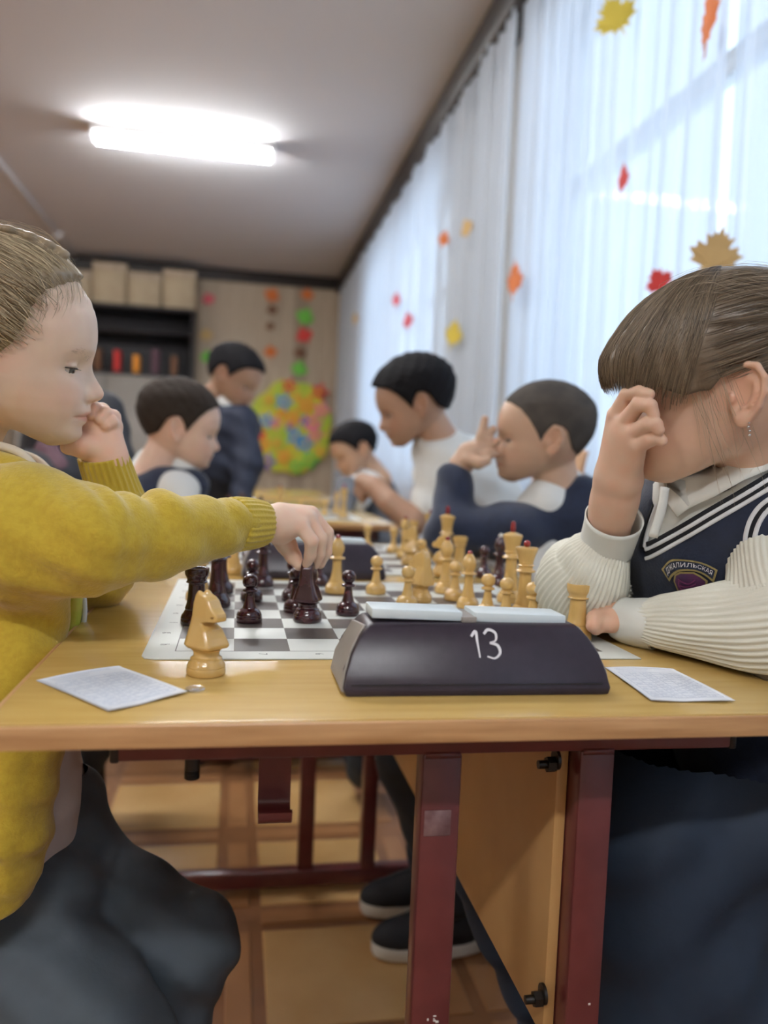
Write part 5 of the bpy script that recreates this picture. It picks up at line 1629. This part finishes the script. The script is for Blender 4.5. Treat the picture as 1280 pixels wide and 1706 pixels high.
# sleeves
def sleeve(P, R, pleats, amp, n=60, na=216, seed=0, sag=0., taper=(0, 1)):
    rr_ = np.random.RandomState(seed); Q = spline(np.array(P), n); r = np.interp(np.linspace(0, 1, n), np.linspace(0, 1, len(R)), R)
    ph = rr_.rand(5)*6.28
    def rad(th, s):
        w = np.abs(((th*pleats/(2*PI)+.35*np.sin(3*th+ph[1]+s*2)) % 1)-.5)*2
        return 1+amp*(w-.5)*np.interp(s, [0, .06, .3, .75, 1], [.3, .8, 1, .9, .5])+.045*np.sin(2*th+ph[2]+s*9)*np.sin(s*14+ph[3])+.03*np.sin(5*th+s*11+ph[4])
    v, f = tube(Q, r, na, caps=False, radial=rad)
    on = (v[:, 0] < DX1) & (v[:, 1] > DY0)
    lo_ = DZ+.0022; v[on, 2] = np.where(v[on, 2] < lo_+.010, lo_+.010*np.exp((v[on, 2]-lo_-.010)/.010), v[on, 2])
    return v, f


s1 = mesh_obj('sleeve', sleeve([atY(1062, 1037, .752), atY(1085, 1040, .742), atY(1120, 1043, .725), atY(1190, 1050, .690), atY(1262, 1052, .655), atY(1320, 1048, .632), atY(1362, 1040, .618), atY(1388, 1034, .610), atY(1396, 1032, .608)],
                               [.0225, .0260, .0330, .0415, .0485, .0510, .0480, .030, .003], 46, .075, seed=2), 'blouse', blouse)
s3 = mesh_obj('upper_sleeve', sleeve([atY(1366, 1052, .616), atY(1352, 1045, .622), atY(1322, 1035, .634), atY(1296, 1000, .652), atY(1284, 955, .668), atY(1286, 910, .688), atY(1304, 868, .708), atY(1330, 838, .735)],
                               [.004, .034, .045, .0430, .0370, .0355, .0400, .045], 40, .045, seed=9), 'blouse', blouse)
s2 = mesh_obj('sleeve', sleeve([atY(1010, 905, .780), atY(1002, 920, .785), atY(988, 945, .795), atY(970, 972, .815), atY(985, 985, .85), atY(1060, 960, .90), atY(1110, 880, .92)],
                               [.0245, .031, .0415, .0500, .0500, .048, .045], 50, .080, seed=5), 'blouse', blouse)


def plain_cuff(P, R, n=12):
    Q = spline(np.array(P), n); r = np.interp(np.linspace(0, 1, n), np.linspace(0, 1, len(R)), R); na = 48
    v, f = tube(Q, r, na, caps=False, radial=lambda th, s: 1+.02*np.sin(2*th+s*3)); v2, f2 = tube(Q, r-.0020, na, caps=False)
    k = len(v); e = (n-1)*na
    rim = [[e+j, e+(j+1) % na, k+e+(j+1) % na, k+e+j] for j in range(na)]+[[(j+1) % na, j, k+j, k+(j+1) % na] for j in range(na)]
    return np.vstack([v, v2]), f+[[a_+k for a_ in q_[::-1]] for q_ in f2]+rim


mesh_obj('cuff', plain_cuff([atY(1092, 1040, .738), atY(1075, 1038, .746), atY(1050, 1035, .760), atY(1034, 1029, .770)], [.0255, .0250, .0235, .0225]), 'collar_cloth', blouse)
mesh_obj('cuff', plain_cuff([atY(1008, 915, .784), atY(1012, 903, .780), atY(1019, 880, .769), atY(1024, 862, .760)], [.0275, .0278, .0288, .0300]), 'collar_cloth', blouse)
bt = atY(1032, 903, .7505); mesh_obj('button', xf(lathe([(.004, 0), (.0042, .0008), (.0034, .0015), (.0003, .0013)], 16), rotx(PI/2), bt), 'finial_white', blouse)


def skirt():
    V_ = Vol((.17, .56, -.01), (.86, 1.16, .62), .0052)
    V_.ell(at_d(1290, 1300, .84), (.13, .14, .11), k=.03)
    for (kx, ky, kd, s) in ((1085, 1375, .80, 0), (1040, 1345, .95, 1)):
        hp = at_d(1290+10*s, 1335, .82+.06*s); kn = at_d(kx, ky, kd); V_.cap(hp, kn, .085, .066, k=.05)
        V_.cap(kn, np.array([kn[0]+.03, kn[1], .16]), .070, .085, k=.05)
    V_.cap(at_d(1180, 1330, .86), at_d(1180, 1600, .86), .09, .11, k=.06)
    kn = at_d(835, 1450, 1.02); V_.cap(at_d(1000, 1350, .98), kn, .075, .055, k=.03); V_.cap(kn, at_d(925, 1740, 1.0), .050, .046, k=.02)
    def folds(X, Y, Z):
        return .011*np.sin(X*34+Y*30+8*(Z-.3)+1.4*np.sin(Z*14))*np.clip((.50-Z)/.12, .1, 1)+.003*np.sin(X*75-Z*55+Y*40)
    V_.disp(folds); return relax(V_.mesh(), 2)


put(mesh_obj('skirt', skirt(), 'navy_skirt'), rg)

# ------------------------------------------------------------------ children farther down the row
BOY_ZM = ([-110, -92, -70, -48, -36, -26, -12, 0, 8, 16, 30, 46, 62, 80, 95], [-46, -50, -44, -26, 6, 14, 16, 2, -16, 0, 22, 40, 50, 57, 62])


def bg_person(label, px, py, d, tilt, turn, mirror, skin, hair, thick, tops, sleeves, hands, mats, extra=None, h=3.0, sc=1.0, neck_to=None, legs=None, base=None, fringe=0., zm=BOY_ZM, arm=None):
    O_ = at_d(px, py, d); R_ = view_frame(px, py, math.radians(tilt), turn, mirror)
    xs = .97; w = lambda V: (np.asarray(V)*sc/1000)@R_.T+O_
    root = person('person', tuple(base) if base is not None else (O_[0], O_[1], 0), label)
    nk = ((-20, 0, -45), (-46, 0, -150), 38, 44)
    V_ = head_vol(h, xs, (1, 1), neck=nk, slit=(-15, -18.6)); v, q = relax(V_.mesh(), 1, .4); c = skin_color(v, skin, xs=xs, flush=.6)
    parts, cols = [(w(v), q)], [c]
    for ch in hands:                                        # list of chains: [(px,py,d,r),...]
        lo_ = np.min([at_d(*p[:3]) for L_ in ch for p in L_], 0)-.05; hi_ = np.max([at_d(*p[:3]) for L_ in ch for p in L_], 0)+.05
        H_ = Vol(lo_, hi_, .0026)
        for L_ in ch: H_.chain([at_d(*p[:3]) for p in L_], [p[3] for p in L_], k=.006)
        hv_ = H_.mesh(); parts.append(hv_); cols.append(np.tile(np.array(skin), (len(hv_[0]), 1)))
    if arm:                                                 # the arm inside the sleeve joins hand and shoulder
        ap = np.array([w([[-44, 0, -135]])[0]]+[at_d(*p) for p in arm]); t3 = tube(spline(ap, 24), np.linspace(.036, .022, 24), 10)
        parts.append(t3); cols.append(np.tile(np.array(skin), (len(t3[0]), 1)))
    bv, bf = join(*parts); put(mesh_obj('body', (bv, bf), 'skin', color=np.vstack(cols)), root)
    eyes(O_, R_, xs, root, sc=sc)
    f0 = lambda x, y, z: head_fn(x, y, z, xs, False)
    W_ = Vol((-118, -92, -66), (118, 92, 124), h); X, Y, Z = W_.ax[0][:, None, None], W_.ax[1][None, :, None], W_.ax[2][None, None, :]
    t_ = thick*(1+fringe*np.clip(X/60, 0, 1.4)); nz = thick*.16*np.sin(X*.22+Y*.31)*np.sin(Y*.27-Z*.2)
    W_.F = smax(f0(X, Y, Z)-t_-nz, np.interp(X, *zm)-fringe*16*np.clip(X/60, 0, 1)-Z, thick*.5+1.0).astype(np.float32)
    hv_, hq_ = relax(W_.mesh(), 1, .4); put(mesh_obj('hair', (w(hv_), hq_), hair), root)
    for nm, mat, L_, kk in tops:                            # clothing blobs: list of ('ell'|'cap', ...)
        pts = np.array([at_d(*e[1][:3]) for e in L_]+[at_d(*e[2][:3]) for e in L_ if e[0] == 'cap'])
        rm = max((max(e[2]) if e[0] == 'ell' else max(e[3], e[4])) for e in L_)
        C_ = Vol(pts.min(0)-rm-.04, pts.max(0)+rm+.04, .007)
        for e in L_:
            if e[0] == 'ell': C_.ell(at_d(*e[1]), e[2], k=kk)
            else: C_.cap(at_d(*e[1]), at_d(*e[2]), e[3], e[4], k=kk)
        C_.disp(lambda X, Y, Z: .004*np.sin(X*42+Z*55+np.sin(Y*30))*np.sin(Z*38-Y*33))
        put(mesh_obj(nm, relax(C_.mesh(), 2), mat), root)
    if legs:
        lm, L_ = legs
        pts = np.array([p for ch in L_ for p, r in ch]); C_ = Vol(pts.min(0)-.13, pts.max(0)+.13, .007)
        for ch in L_: C_.chain([np.array(p) for p, r in ch], [r for p, r in ch], k=.03)
        C_.disp(lambda X, Y, Z: .004*np.sin(X*42+Z*55)*np.sin(Z*38-Y*33)); put(mesh_obj('trousers', relax(C_.mesh(), 2), lm), root)
    return root


def seat_legs(x, y, dirx, far=.0, z=.43, foot=None):
    ch = []
    for s in (-1, 1):
        hp = (x, y+s*.07, z+.02); kn = (x+dirx*.34, y+s*.08, z+.03); an = (x+dirx*.30, y+s*.08, .09) if foot is None else (foot[0], foot[1]+s*.07, .09)
        ch.append([((x-dirx*.02, y+s*.03, z+.06), .11), (hp, .085), (kn, .06), (an, .042), ((an[0], an[1], .075), .042)])
    return ch


LIGHT_SKIN, TAN_SKIN = (.66, .44, .33), (.45, .275, .185)
# boy on the left with navy vest
A = bg_person('blurred boy with short brown hair, navy vest and white collar, facing right', 300, 706, 1.82, 12, .12, False, (.70, .48, .36), 'hair_dark', 7.5,
              [('shirt', 'white_shirt', [('cap', (256, 788, 1.87), (298, 770, 1.85), .058, .055), ('cap', (295, 822, 1.78), (300, 870, 1.76), .052, .045), ('cap', (300, 870, 1.76), (360, 890, 1.72), .042, .035)], .02),
               ('vest', 'navy_knit', [('ell', (245, 860, 1.88), (.11, .13, .10)), ('ell', (235, 950, 1.9), (.115, .135, .12)), ('ell', (232, 1050, 1.9), (.12, .14, .12)), ('cap', (285, 816, 1.80), (250, 830, 1.88), .045, .06), ('cap', (236, 808, 1.86), (264, 822, 1.80), .050, .055), ('cap', (322, 808, 1.83), (300, 850, 1.83), .035, .06), ('cap', (255, 812, 1.93), (240, 850, 1.95), .05, .06)], .04)],
              None, [[[(355, 890, 1.72, .024), (385, 885, 1.74, .024), (400, 880, 1.76, .016), (415, 888, 1.77, .010)]]], None, legs=('trousers_dark', [[((-.40, 1.86+s*.03, .48), .11), ((-.36, 1.86+s*.07, .45), .085), ((-.16, 1.86+s*.08, .46), .06), ((-.40, 1.86+s*.08, .10), .042)] for s in (-1, 1)]), base=(-.40, 1.86, 0), arm=[(285, 818, 1.80), (300, 870, 1.76), (358, 890, 1.72)])
# cropped boy on the right with navy blazer, hand raised to the mouth
B = bg_person('blurred boy with cropped grey-brown hair and navy blazer raising a hand to the mouth', 906, 722, 1.50, -3, .06, True, (.56, .37, .26), 'hair_cropped', 2.6,
              [('shirt', 'white_shirt', [('cap', (940, 815, 1.52), (905, 850, 1.50), .045, .045), ('cap', (905, 850, 1.49), (890, 960, 1.48), .050, .055)], .02),
               ('blazer', 'navy_knit', [('ell', (960, 900, 1.60), (.105, .13, .10)), ('ell', (965, 990, 1.62), (.11, .14, .12)), ('ell', (975, 1100, 1.62), (.12, .14, .12)), ('cap', (968, 835, 1.50), (950, 880, 1.50), .050, .055), ('cap', (945, 870, 1.50), (850, 888, 1.46), .056, .048),
                                        ('cap', (850, 888, 1.46), (752, 892, 1.46), .050, .042), ('cap', (752, 885, 1.46), (757, 800, 1.50), .043, .034), ('cap', (985, 840, 1.68), (975, 900, 1.7), .05, .06)], .03)],
              None, [[[(757, 812, 1.50, .024), (768, 775, 1.50, .021), (783, 758, 1.50, .024), (800, 748, 1.50, .020)],
                      [(795, 750, 1.50, .011), (803, 725, 1.49, .0085), (808, 698, 1.49, .007)], [(800, 750, 1.50, .011), (812, 732, 1.49, .0085), (822, 715, 1.49, .007)],
                      [(800, 752, 1.50, .011), (818, 742, 1.49, .0085), (830, 735, 1.48, .007)], [(798, 758, 1.49, .011), (814, 757, 1.48, .009), (826, 756, 1.48, .007)], [(780, 765, 1.48, .012), (798, 772, 1.47, .010), (812, 768, 1.47, .008)]]], None,
              legs=('trousers_dark', [[((.66, 1.48, .48), .11), ((.62, 1.44, .46), .085), ((.385, 1.42, .46), .062), ((.315, 1.41, .36), .048), ((.405, 1.40, .12), .042), ((.41, 1.40, .10), .042)], [((.66, 1.56, .48), .11), ((.62, 1.60, .46), .085), ((.40, 1.56, .46), .062), ((.345, 1.55, .36), .048), ((.41, 1.54, .12), .042), ((.41, 1.54, .10), .042)]]), base=(.66, 1.52, 0), arm=[(960, 850, 1.5), (850, 888, 1.46), (755, 888, 1.46), (757, 812, 1.5)])
# shoes of that boy
for nm_y in (1.40, 1.54):
    S_ = Vol((.25, nm_y-.07, -.005), (.53, nm_y+.07, .14), .0035)
    S_.ell((.345, nm_y, .030), (.062, .038, .034), k=.02); S_.ell((.405, nm_y, .046), (.055, .036, .040), k=.03); S_.ell((.450, nm_y, .055), (.045, .034, .050), k=.03); S_.plane((0, 0, .024), (0, 0, -1), .003); S_.lo = S_.lo-[.015, 0, 0]
    sh = put(mesh_obj('shoe', relax(S_.mesh(), 1), 'sneaker'), B)
    th = np.linspace(0, 2*PI, 40, endpoint=False); fp_ = [(.377+.108*math.cos(t), nm_y+.041*math.sin(t)*(1-.12*math.cos(t))*abs(math.sin(t))**-.25 if abs(math.sin(t)) > 1e-6 else nm_y) for t in th]
    v, f = prism(fp_, .002, .028, .006); so_ = mesh_obj('sole', (v, f), 'rubber_white'); so_.parent = sh
# dark-haired boy in a white shirt, leaning in
C = bg_person('blurred black-haired boy in a white shirt leaning over the second desk', 690, 668, 1.98, 17, .0, True, TAN_SKIN, 'hair_black', 13,
              [('shirt', 'white_shirt', [('ell', (770, 800, 2.10), (.13, .14, .12)), ('ell', (800, 870, 2.14), (.13, .15, .13)), ('ell', (815, 990, 2.16), (.13, .15, .13)), ('cap', (725, 745, 2.03), (765, 790, 2.0), .06, .075), ('cap', (745, 770, 1.98), (715, 850, 1.95), .060, .050), ('cap', (745, 760, 2.2), (800, 800, 2.25), .06, .07)], .05)],
              None, [[[(716, 845, 1.95, .036), (690, 868, 1.93, .034), (650, 838, 1.95, .028), (625, 812, 1.98, .026), (605, 802, 2.0, .022)], [(612, 806, 2.0, .02), (598, 818, 2.01, .014)], [(612, 812, 1.99, .018), (604, 830, 2.0, .012)]]], None, sc=1.06,
              legs=('trousers_dark', seat_legs(.66, 2.16, -1)), base=(.68, 2.16, 0), arm=[(745, 775, 1.98), (716, 845, 1.95)])
# far boy at the third board
D = bg_person('small blurred boy with dark fringe and white collar, farthest on the right', 590, 748, 3.10, 24, .25, True, (.55, .34, .22), 'hair_black', 12,
              [('shirt', 'white_shirt', [('cap', (604, 792, 3.15), (612, 810, 3.12), .062, .075), ('cap', (592, 808, 3.02), (596, 832, 3.02), .04, .05)], .03), ('vest', 'grey_jumper', [('ell', (618, 840, 3.22), (.12, .14, .13)), ('ell', (618, 910, 3.22), (.13, .15, .15)), ('cap', (580, 815, 3.0), (568, 850, 2.95), .05, .045)], .05),
               ('vest_front', 'jacket_black', [('cap', (590, 842, 3.08), (592, 900, 3.06), .075, .085)], .03)],
              None, [[[(568, 850, 2.95, .03), (560, 862, 2.93, .026), (552, 858, 2.93, .018)]]], None, h=4., legs=('trousers_dark', seat_legs(.55, 3.22, -1)), base=(.57, 3.22, 0), arm=[(600, 815, 3.1), (580, 818, 3.0), (568, 850, 2.95)])
# standing pupil in a navy suit
E_ = bg_person('blurred pupil in a navy suit standing bent over, in front of the flower board', 391, 626, 2.95, 30, -.35, False, (.40, .235, .15), 'hair_black', 12,
               [('suit', 'suit_navy', [('ell', (370, 712, 3.02), (.145, .13, .11)), ('ell', (368, 770, 3.04), (.14, .13, .15)), ('ell', (322, 845, 3.06), (.13, .14, .14)), ('cap', (400, 700, 2.95), (414, 770, 2.92), .062, .050), ('cap', (414, 770, 2.92), (400, 838, 2.88), .05, .042), ('cap', (345, 700, 3.1), (335, 790, 3.1), .06, .05)], .04),
                ('collar', 'white_shirt', [('cap', (374, 668, 2.98), (384, 678, 2.97), .055, .058)], .02)],
               None, [[[(400, 836, 2.88, .03), (398, 856, 2.87, .026), (402, 868, 2.87, .018)]]], None, h=4., sc=1.1,
               legs=('suit_navy', [[((-.27, 3.02, .80), .12), ((-.27, 2.96, .70), .10), ((-.28, 2.95, .42), .075), ((-.29, 2.95, .06), .06)], [((-.27, 3.10, .80), .12), ((-.27, 3.14, .70), .10), ((-.28, 3.15, .42), .075), ((-.29, 3.15, .06), .06)]]), base=(-.28, 3.04, 0), arm=[(385, 705, 2.98), (414, 770, 2.92), (400, 840, 2.88)])
# adult in a dark jacket behind the left girl
F_ = bg_person('person in a black jacket standing behind the girl in yellow, mostly hidden', 92, 560, 2.35, 8, .2, False, LIGHT_SKIN, 'hair_dark', 12,
               [('jacket', 'jacket_black', [('ell', (130, 730, 2.40), (.15, .15, .13)), ('ell', (122, 820, 2.40), (.155, .15, .16)), ('ell', (115, 920, 2.40), (.16, .15, .2)), ('cap', (168, 688, 2.36), (195, 780, 2.30), .065, .055), ('cap', (195, 780, 2.30), (188, 850, 2.22), .055, .045), ('cap', (80, 700, 2.45), (55, 800, 2.45), .065, .06)], .04),
                ('scarf', 'mauve_cloth', [('cap', (78, 752, 2.24), (96, 785, 2.22), .035, .040), ('cap', (96, 785, 2.22), (100, 830, 2.22), .036, .03)], .02)],
               None, [[[(188, 850, 2.22, .03), (196, 868, 2.2, .028), (206, 876, 2.19, .018)]]], None, h=4., sc=1.08,
               legs=('jacket_black', [[((-.52, 2.42, .76), .15), ((-.52, 2.36, .68), .11), ((-.52, 2.35, .42), .08), ((-.52, 2.35, .06), .065)], [((-.52, 2.50, .76), .15), ((-.53, 2.54, .68), .11), ((-.53, 2.55, .42), .08), ((-.53, 2.55, .06), .065)]]), base=(-.52, 2.45, 0), arm=[(150, 700, 2.38), (195, 780, 2.30), (188, 852, 2.22)])


# school chairs
def chair(x, y, face, label, top=.84, seat=.42):
    """plywood school chair, backrest on the -face side"""
    o = empty('school_chair', (x, y, 0), 0 if face > 0 else PI)
    def slab(pts, w, t):
        P = spline(np.array(pts, float), 10); V2 = []; m_ = 9
        T = np.gradient(P, axis=0); N2 = np.c_[-T[:, 1], T[:, 0]]; N2 /= np.linalg.norm(N2, axis=1)[:, None]
        for s in (1, -1):
            for p, n_ in zip(P, N2):
                for k in range(m_):
                    u = -1+2*k/(m_-1); cv_ = .02*u*u; V2.append([p[0]+n_[0]*t*s*.5+cv_, u*w*(1-.10*abs(u)**4), p[1]+n_[1]*t*s*.5])
        n_ = len(P); F2 = []
        for s in (0, 1):
            for i in range(n_-1):
                for k in range(m_-1):
                    a = s*n_*m_+i*m_+k; q_ = [a, a+1, a+m_+1, a+m_]; F2.append(q_ if s == 0 else q_[::-1])
        e = n_*m_
        rim = list(range(m_))+[i*m_+m_-1 for i in range(1, n_)]+[(n_-1)*m_+k for k in range(m_-2, -1, -1)]+[i*m_ for i in range(n_-2, 0, -1)]
        F2 += [[rim[i], rim[i-1], rim[i-1]+e, rim[i]+e] for i in range(len(rim))]
        return np.array(V2), F2
    mesh_obj('seat', slab([(-.17, seat), (0, seat-.012), (.12, seat+.004), (.19, seat-.006)], .185, .012), 'chair_peach', o)
    mesh_obj('backrest', slab([(-.185, top-.22), (-.20, top-.12), (-.215, top-.02), (-.222, top)], .185, .012), 'chair_peach', o)
    for s in (-1, 1):
        mesh_obj('leg', tube(spline(np.array([[.17, s*.17, 0], [.16, s*.165, seat*.6], [.14, s*.16, seat-.02], [-.12, s*.16, seat-.02]]), 18), .0105, 8), 'dark_steel', o)
        mesh_obj('leg', tube(spline(np.array([[-.21, s*.17, 0], [-.175, s*.165, seat*.7], [-.18, s*.16, seat+.05], [-.205, s*.15, top-.06]]), 18), .0105, 8), 'dark_steel', o)
        mesh_obj('foot_cap', tube([[.17, s*.17, 0], [.17, s*.17, .025]], .0135, 8), 'black_plastic', o); mesh_obj('foot_cap', tube([[-.21, s*.17, 0], [-.208, s*.17, .025]], .0135, 8), 'black_plastic', o)
    mesh_obj('crossbar', tube([[-.19, -.165, .2], [-.19, .165, .2]], .008, 8), 'dark_steel', o)
    return tag(o, label, 'chair', 'peach plywood school chairs')


chair(.66, 1.52, -1, 'peach plywood chair under the cropped-hair boy', .95)
chair(.70, 2.16, -1, 'peach plywood chair behind the boy in the white shirt', .95)
chair(.57, 3.22, -1, 'peach plywood chair under the farthest boy', .92)
chair(-.47, 1.86, 1, 'peach plywood chair under the boy in the navy vest', .80)
chair(-.375, .83, 1, 'peach plywood chair under the child in the mustard cardigan', .78, .36)
chair(.66, .80, -1, 'peach plywood chair under the girl with bangs', .80, .36)

# ------------------------------------------------------------------ back wall
BW = ROOM_Y1-.018
def wallp(px, py, dy=.0): return atY(px, py, BW-dy)


def flower_board():
    c = wallp(484, 712, .06); o = empty('flower_board', tuple(c)); R0 = .45
    th = np.linspace(0, 2*PI, 96, endpoint=False); r = R0*(1+.09*np.abs(np.sin(th*4.0+.4)))
    poly = [(a*math.cos(t)*.93, a*math.sin(t)*1.06) for a, t in zip(r, th)]
    mesh_obj('board', prism(poly, -.012, .03, .004, axis=1), 'board_yellow', o, sharp=40)
    rr_ = random.Random(12); cl = ['flower_blue', 'flower_pink', 'flower_orange', 'flower_violet', 'flower_red', 'leaf_yellow', 'leaf_green']
    spots = [(-.08, .27, .10, 0), (-.26, .06, .09, 0), (.05, -.10, .10, 0), (.16, -.17, .10, 0), (.24, .06, .11, 1), (.27, -.06, .10, 1), (-.17, .04, .08, 1), (.33, .20, .10, 1), (.16, .24, .11, 2), (.02, .10, .10, 2), (-.30, -.18, .10, 2), (-.06, -.32, .10, 2), (.0, .02, .07, 3), (.14, .08, .07, 3), (-.24, -.38, .10, 3), (.30, .40, .10, 4), (-.03, .44, .09, 4), (-.33, -.08, .08, 4), (.22, -.34, .11, 6), (.33, -.25, .09, 5), (-.14, -.18, .09, 5), (-.24, .28, .09, 5), (.08, -.42, .09, 6), (-.10, .14, .07, 2), (.06, .33, .08, 5)]
    for (x, z, s, ci) in spots:
        pl = [(s*(.72+.28*math.cos(5*t))*math.cos(t), s*(.72+.28*math.cos(5*t))*math.sin(t)) for t in np.linspace(0, 2*PI, 40, endpoint=False)]
        v, f = prism(pl, -.005, .005, .001, axis=1); v += [x, -.020-rr_.random()*.008, z]; fl_ = mesh_obj('paper_flower', (v, f), cl[ci], o, sharp=40)
        v, f = prism([(s*.25*math.cos(t), s*.25*math.sin(t)) for t in np.linspace(0, 2*PI, 14, endpoint=False)], -.006, .004, .001, axis=1); v += [x, -.034, z]
        mesh_obj('flower_heart', (v, f), 'leaf_yellow' if ci != 5 else 'flower_orange', fl_)
    return tag(o, 'yellow lobed board covered with colourful paper flowers on the back wall', 'wall decoration')


flower_board()


def garland(px, items, label, y_top):
    c = wallp(px, y_top, .03); o = empty('leaf_garland', tuple(c)); zb = wallp(px, items[-1][1], .03)[2]
    mesh_obj('string', tube([[0, 0, 0], [.004, 0, (zb-c[2])*.5], [0, 0, zb-c[2]]], .003, 5), 'string', o)
    for (x, y, s, mt) in items:
        p_ = wallp(x, y, .03)-c; k = random.Random(int(x+y)).random()-.5
        poly = [((a*math.cos(k)-b*math.sin(k))*s, (a*math.sin(k)+b*math.cos(k))*s) for a, b in leaf_outline()]
        v, f = prism(poly, -.003, .003, .0, axis=1); mesh_obj('paper_leaf', (v+p_-[0, .006, 0], f), mt, o, smooth=False)
    return tag(o, label, 'garland', 'leaf garlands on the back wall')


garland(452, [(452, 494, .19, 'leaf_orange'), (454, 518, .13, 'leaf_brown'), (451, 545, .11, 'leaf_brown'), (451, 588, .16, 'leaf_orange')], 'leaf garland with an orange leaf on top, left of the green one', 470)
garland(506, [(512, 493, .16, 'leaf_orange'), (507, 530, .22, 'leaf_green'), (508, 561, .21, 'flower_red'), (500, 590, .16, 'leaf_brown'), (498, 617, .20, 'leaf_green')], 'garland of green and red leaves above the flower board', 470)
garland(348, [(348, 500, .15, 'leaf_pink'), (344, 560, .16, 'leaf_tan'), (346, 597, .17, 'leaf_green')], 'garland with a pink leaf and a bright green leaf beside the cabinet', 480)


def cabinet():
    a, b = wallp(118, 512, .4), wallp(322, 760, .4); x0, x1 = a[0]-.5, wallp(322, 600, .4)[0]; zt, zm = wallp(200, 512, .4)[2], wallp(200, 624, .4)[2]; y0, y1 = BW-.42, BW-.01
    o = empty('display_cabinet', ((x0+x1)/2, (y0+y1)/2, 0)); B_ = np.array(o.location)
    def pt(nm, lo, hi, mat, par=o): return mesh_obj(nm, xf(box(lo, hi, .006, 1), loc=-B_), mat, par)
    pt('back_panel', (x0, y1-.02, 0), (x1, y1, zt), 'cabinet_dark')
    for xx in (x0, x1-.03): pt('side_panel', (xx, y0, 0), (xx+.03, y1-.02, zt), 'cabinet_dark')
    pt('top_panel', (x0-.01, y0-.01, zt), (x1+.01, y1, zt+.03), 'cabinet_dark'); pt('shelf', (x0+.03, y0+.02, zm+.0), (x1-.03, y1-.02, zm+.03), 'cabinet_dark'); pt('shelf', (x0+.03, y0+.02, (zm+zt)/2+.1), (x1-.03, y1-.02, (zm+zt)/2+.12), 'cabinet_dark')
    xm = (x0+x1)/2
    for i, (u0, u1) in enumerate(((x0+.005, xm-.004), (xm+.004, x1-.005))):
        dr = pt('door', (u0, y0-.02, .06), (u1, y0, zm-.005), 'cabinet_grey'); hx_ = xm-.05 if i == 0 else xm+.05
        mesh_obj('handle', xf(tube([[hx_, y0-.035, zm*.55], [hx_, y0-.035, zm*.55+.14]], .007, 8), loc=-B_), 'steel', dr)
    tag(o, 'dark display cabinet with grey lower doors against the back wall', 'cabinet')
    rr_ = random.Random(7); x = x0+.08; k = 0
    mats = [('leaf_brown', 'brown'), ('flower_red', 'red'), ('cabinet_dark', 'black'), ('leaf_brown', 'brown'), ('leaf_red', 'crimson'), ('flower_orange', 'orange'), ('mauve_cloth', 'mauve')]
    pos = ['at the left end', 'near the left end', 'left of the middle', 'in the middle', 'right of the middle', 'towards the right end', 'near the right end', 'at the right end']
    n_ = 8; step = (x1-x0-.2)/n_
    for k in range(n_):
        mt, cn_ = mats[k % 7]; w2, h2 = .05+.05*rr_.random(), .17+.10*rr_.random(); xx = x0+.1+step*(k+.5); bo = empty('book', (xx, y0+.16, zm+.03))
        mesh_obj('cover', join(box((-w2/2, -.1, 0), (-w2/2+.006, .1, h2), .001, 1), box((w2/2-.006, -.1, 0), (w2/2, .1, h2), .001, 1), box((-w2/2, -.105, 0), (w2/2, -.098, h2), .001, 1)), mt, bo); mesh_obj('pages', box((-w2/2+.006, -.098, .004), (w2/2-.006, .095, h2-.005)), 'paper', bo, smooth=False)
        tag(bo, 'thick %s book standing %s of the dark cabinet shelf' % (cn_, pos[k]), 'book', 'books in the dark cabinet')
    xx = x0+.02; labs = ['leftmost', 'second from left', 'third from left', 'fourth from left', 'rightmost']
    for k in range(5):
        w2 = (x1-x0)/5-.02; h2 = [.36, .30, .40, .33, .38][k]; bo = empty('storage_box', (xx+w2/2, y0+.2, zt+.03)); bo_m = mesh_obj('carton', box((-w2/2, -.16, 0), (w2/2, .16, h2), .006, 1), 'beige_box', bo)
        mesh_obj('lid', box((-w2/2-.005, -.165, h2-.07), (w2/2+.005, .165, h2+.006), .004, 1), 'wall_board_a', bo); tag(bo, '%s beige storage box on top of the dark cabinet' % labs[k], 'box', 'beige boxes on the cabinet'); xx += w2+.02


cabinet()
# a dark bag on the floor between the desks
bg = empty('school_bag', (-.02, 2.46, 0)); mesh_obj('bag_body', box((-.05, -.06, 0), (.05, .06, .20), .03, 3), 'blue_bag', bg); mesh_obj('bag_pocket', box((-.04, -.085, .01), (.04, -.05, .10), .015, 2), 'blue_bag', bg); mesh_obj('bag_strap', tube(spline(np.array([[-.03, 0, .19], [-.02, 0, .25], [.02, 0, .25], [.03, 0, .19]]), 12), .008, 6), 'black_plastic', bg)
tag(bg, 'small dark blue school bag on the floor under the second desk', 'bag')
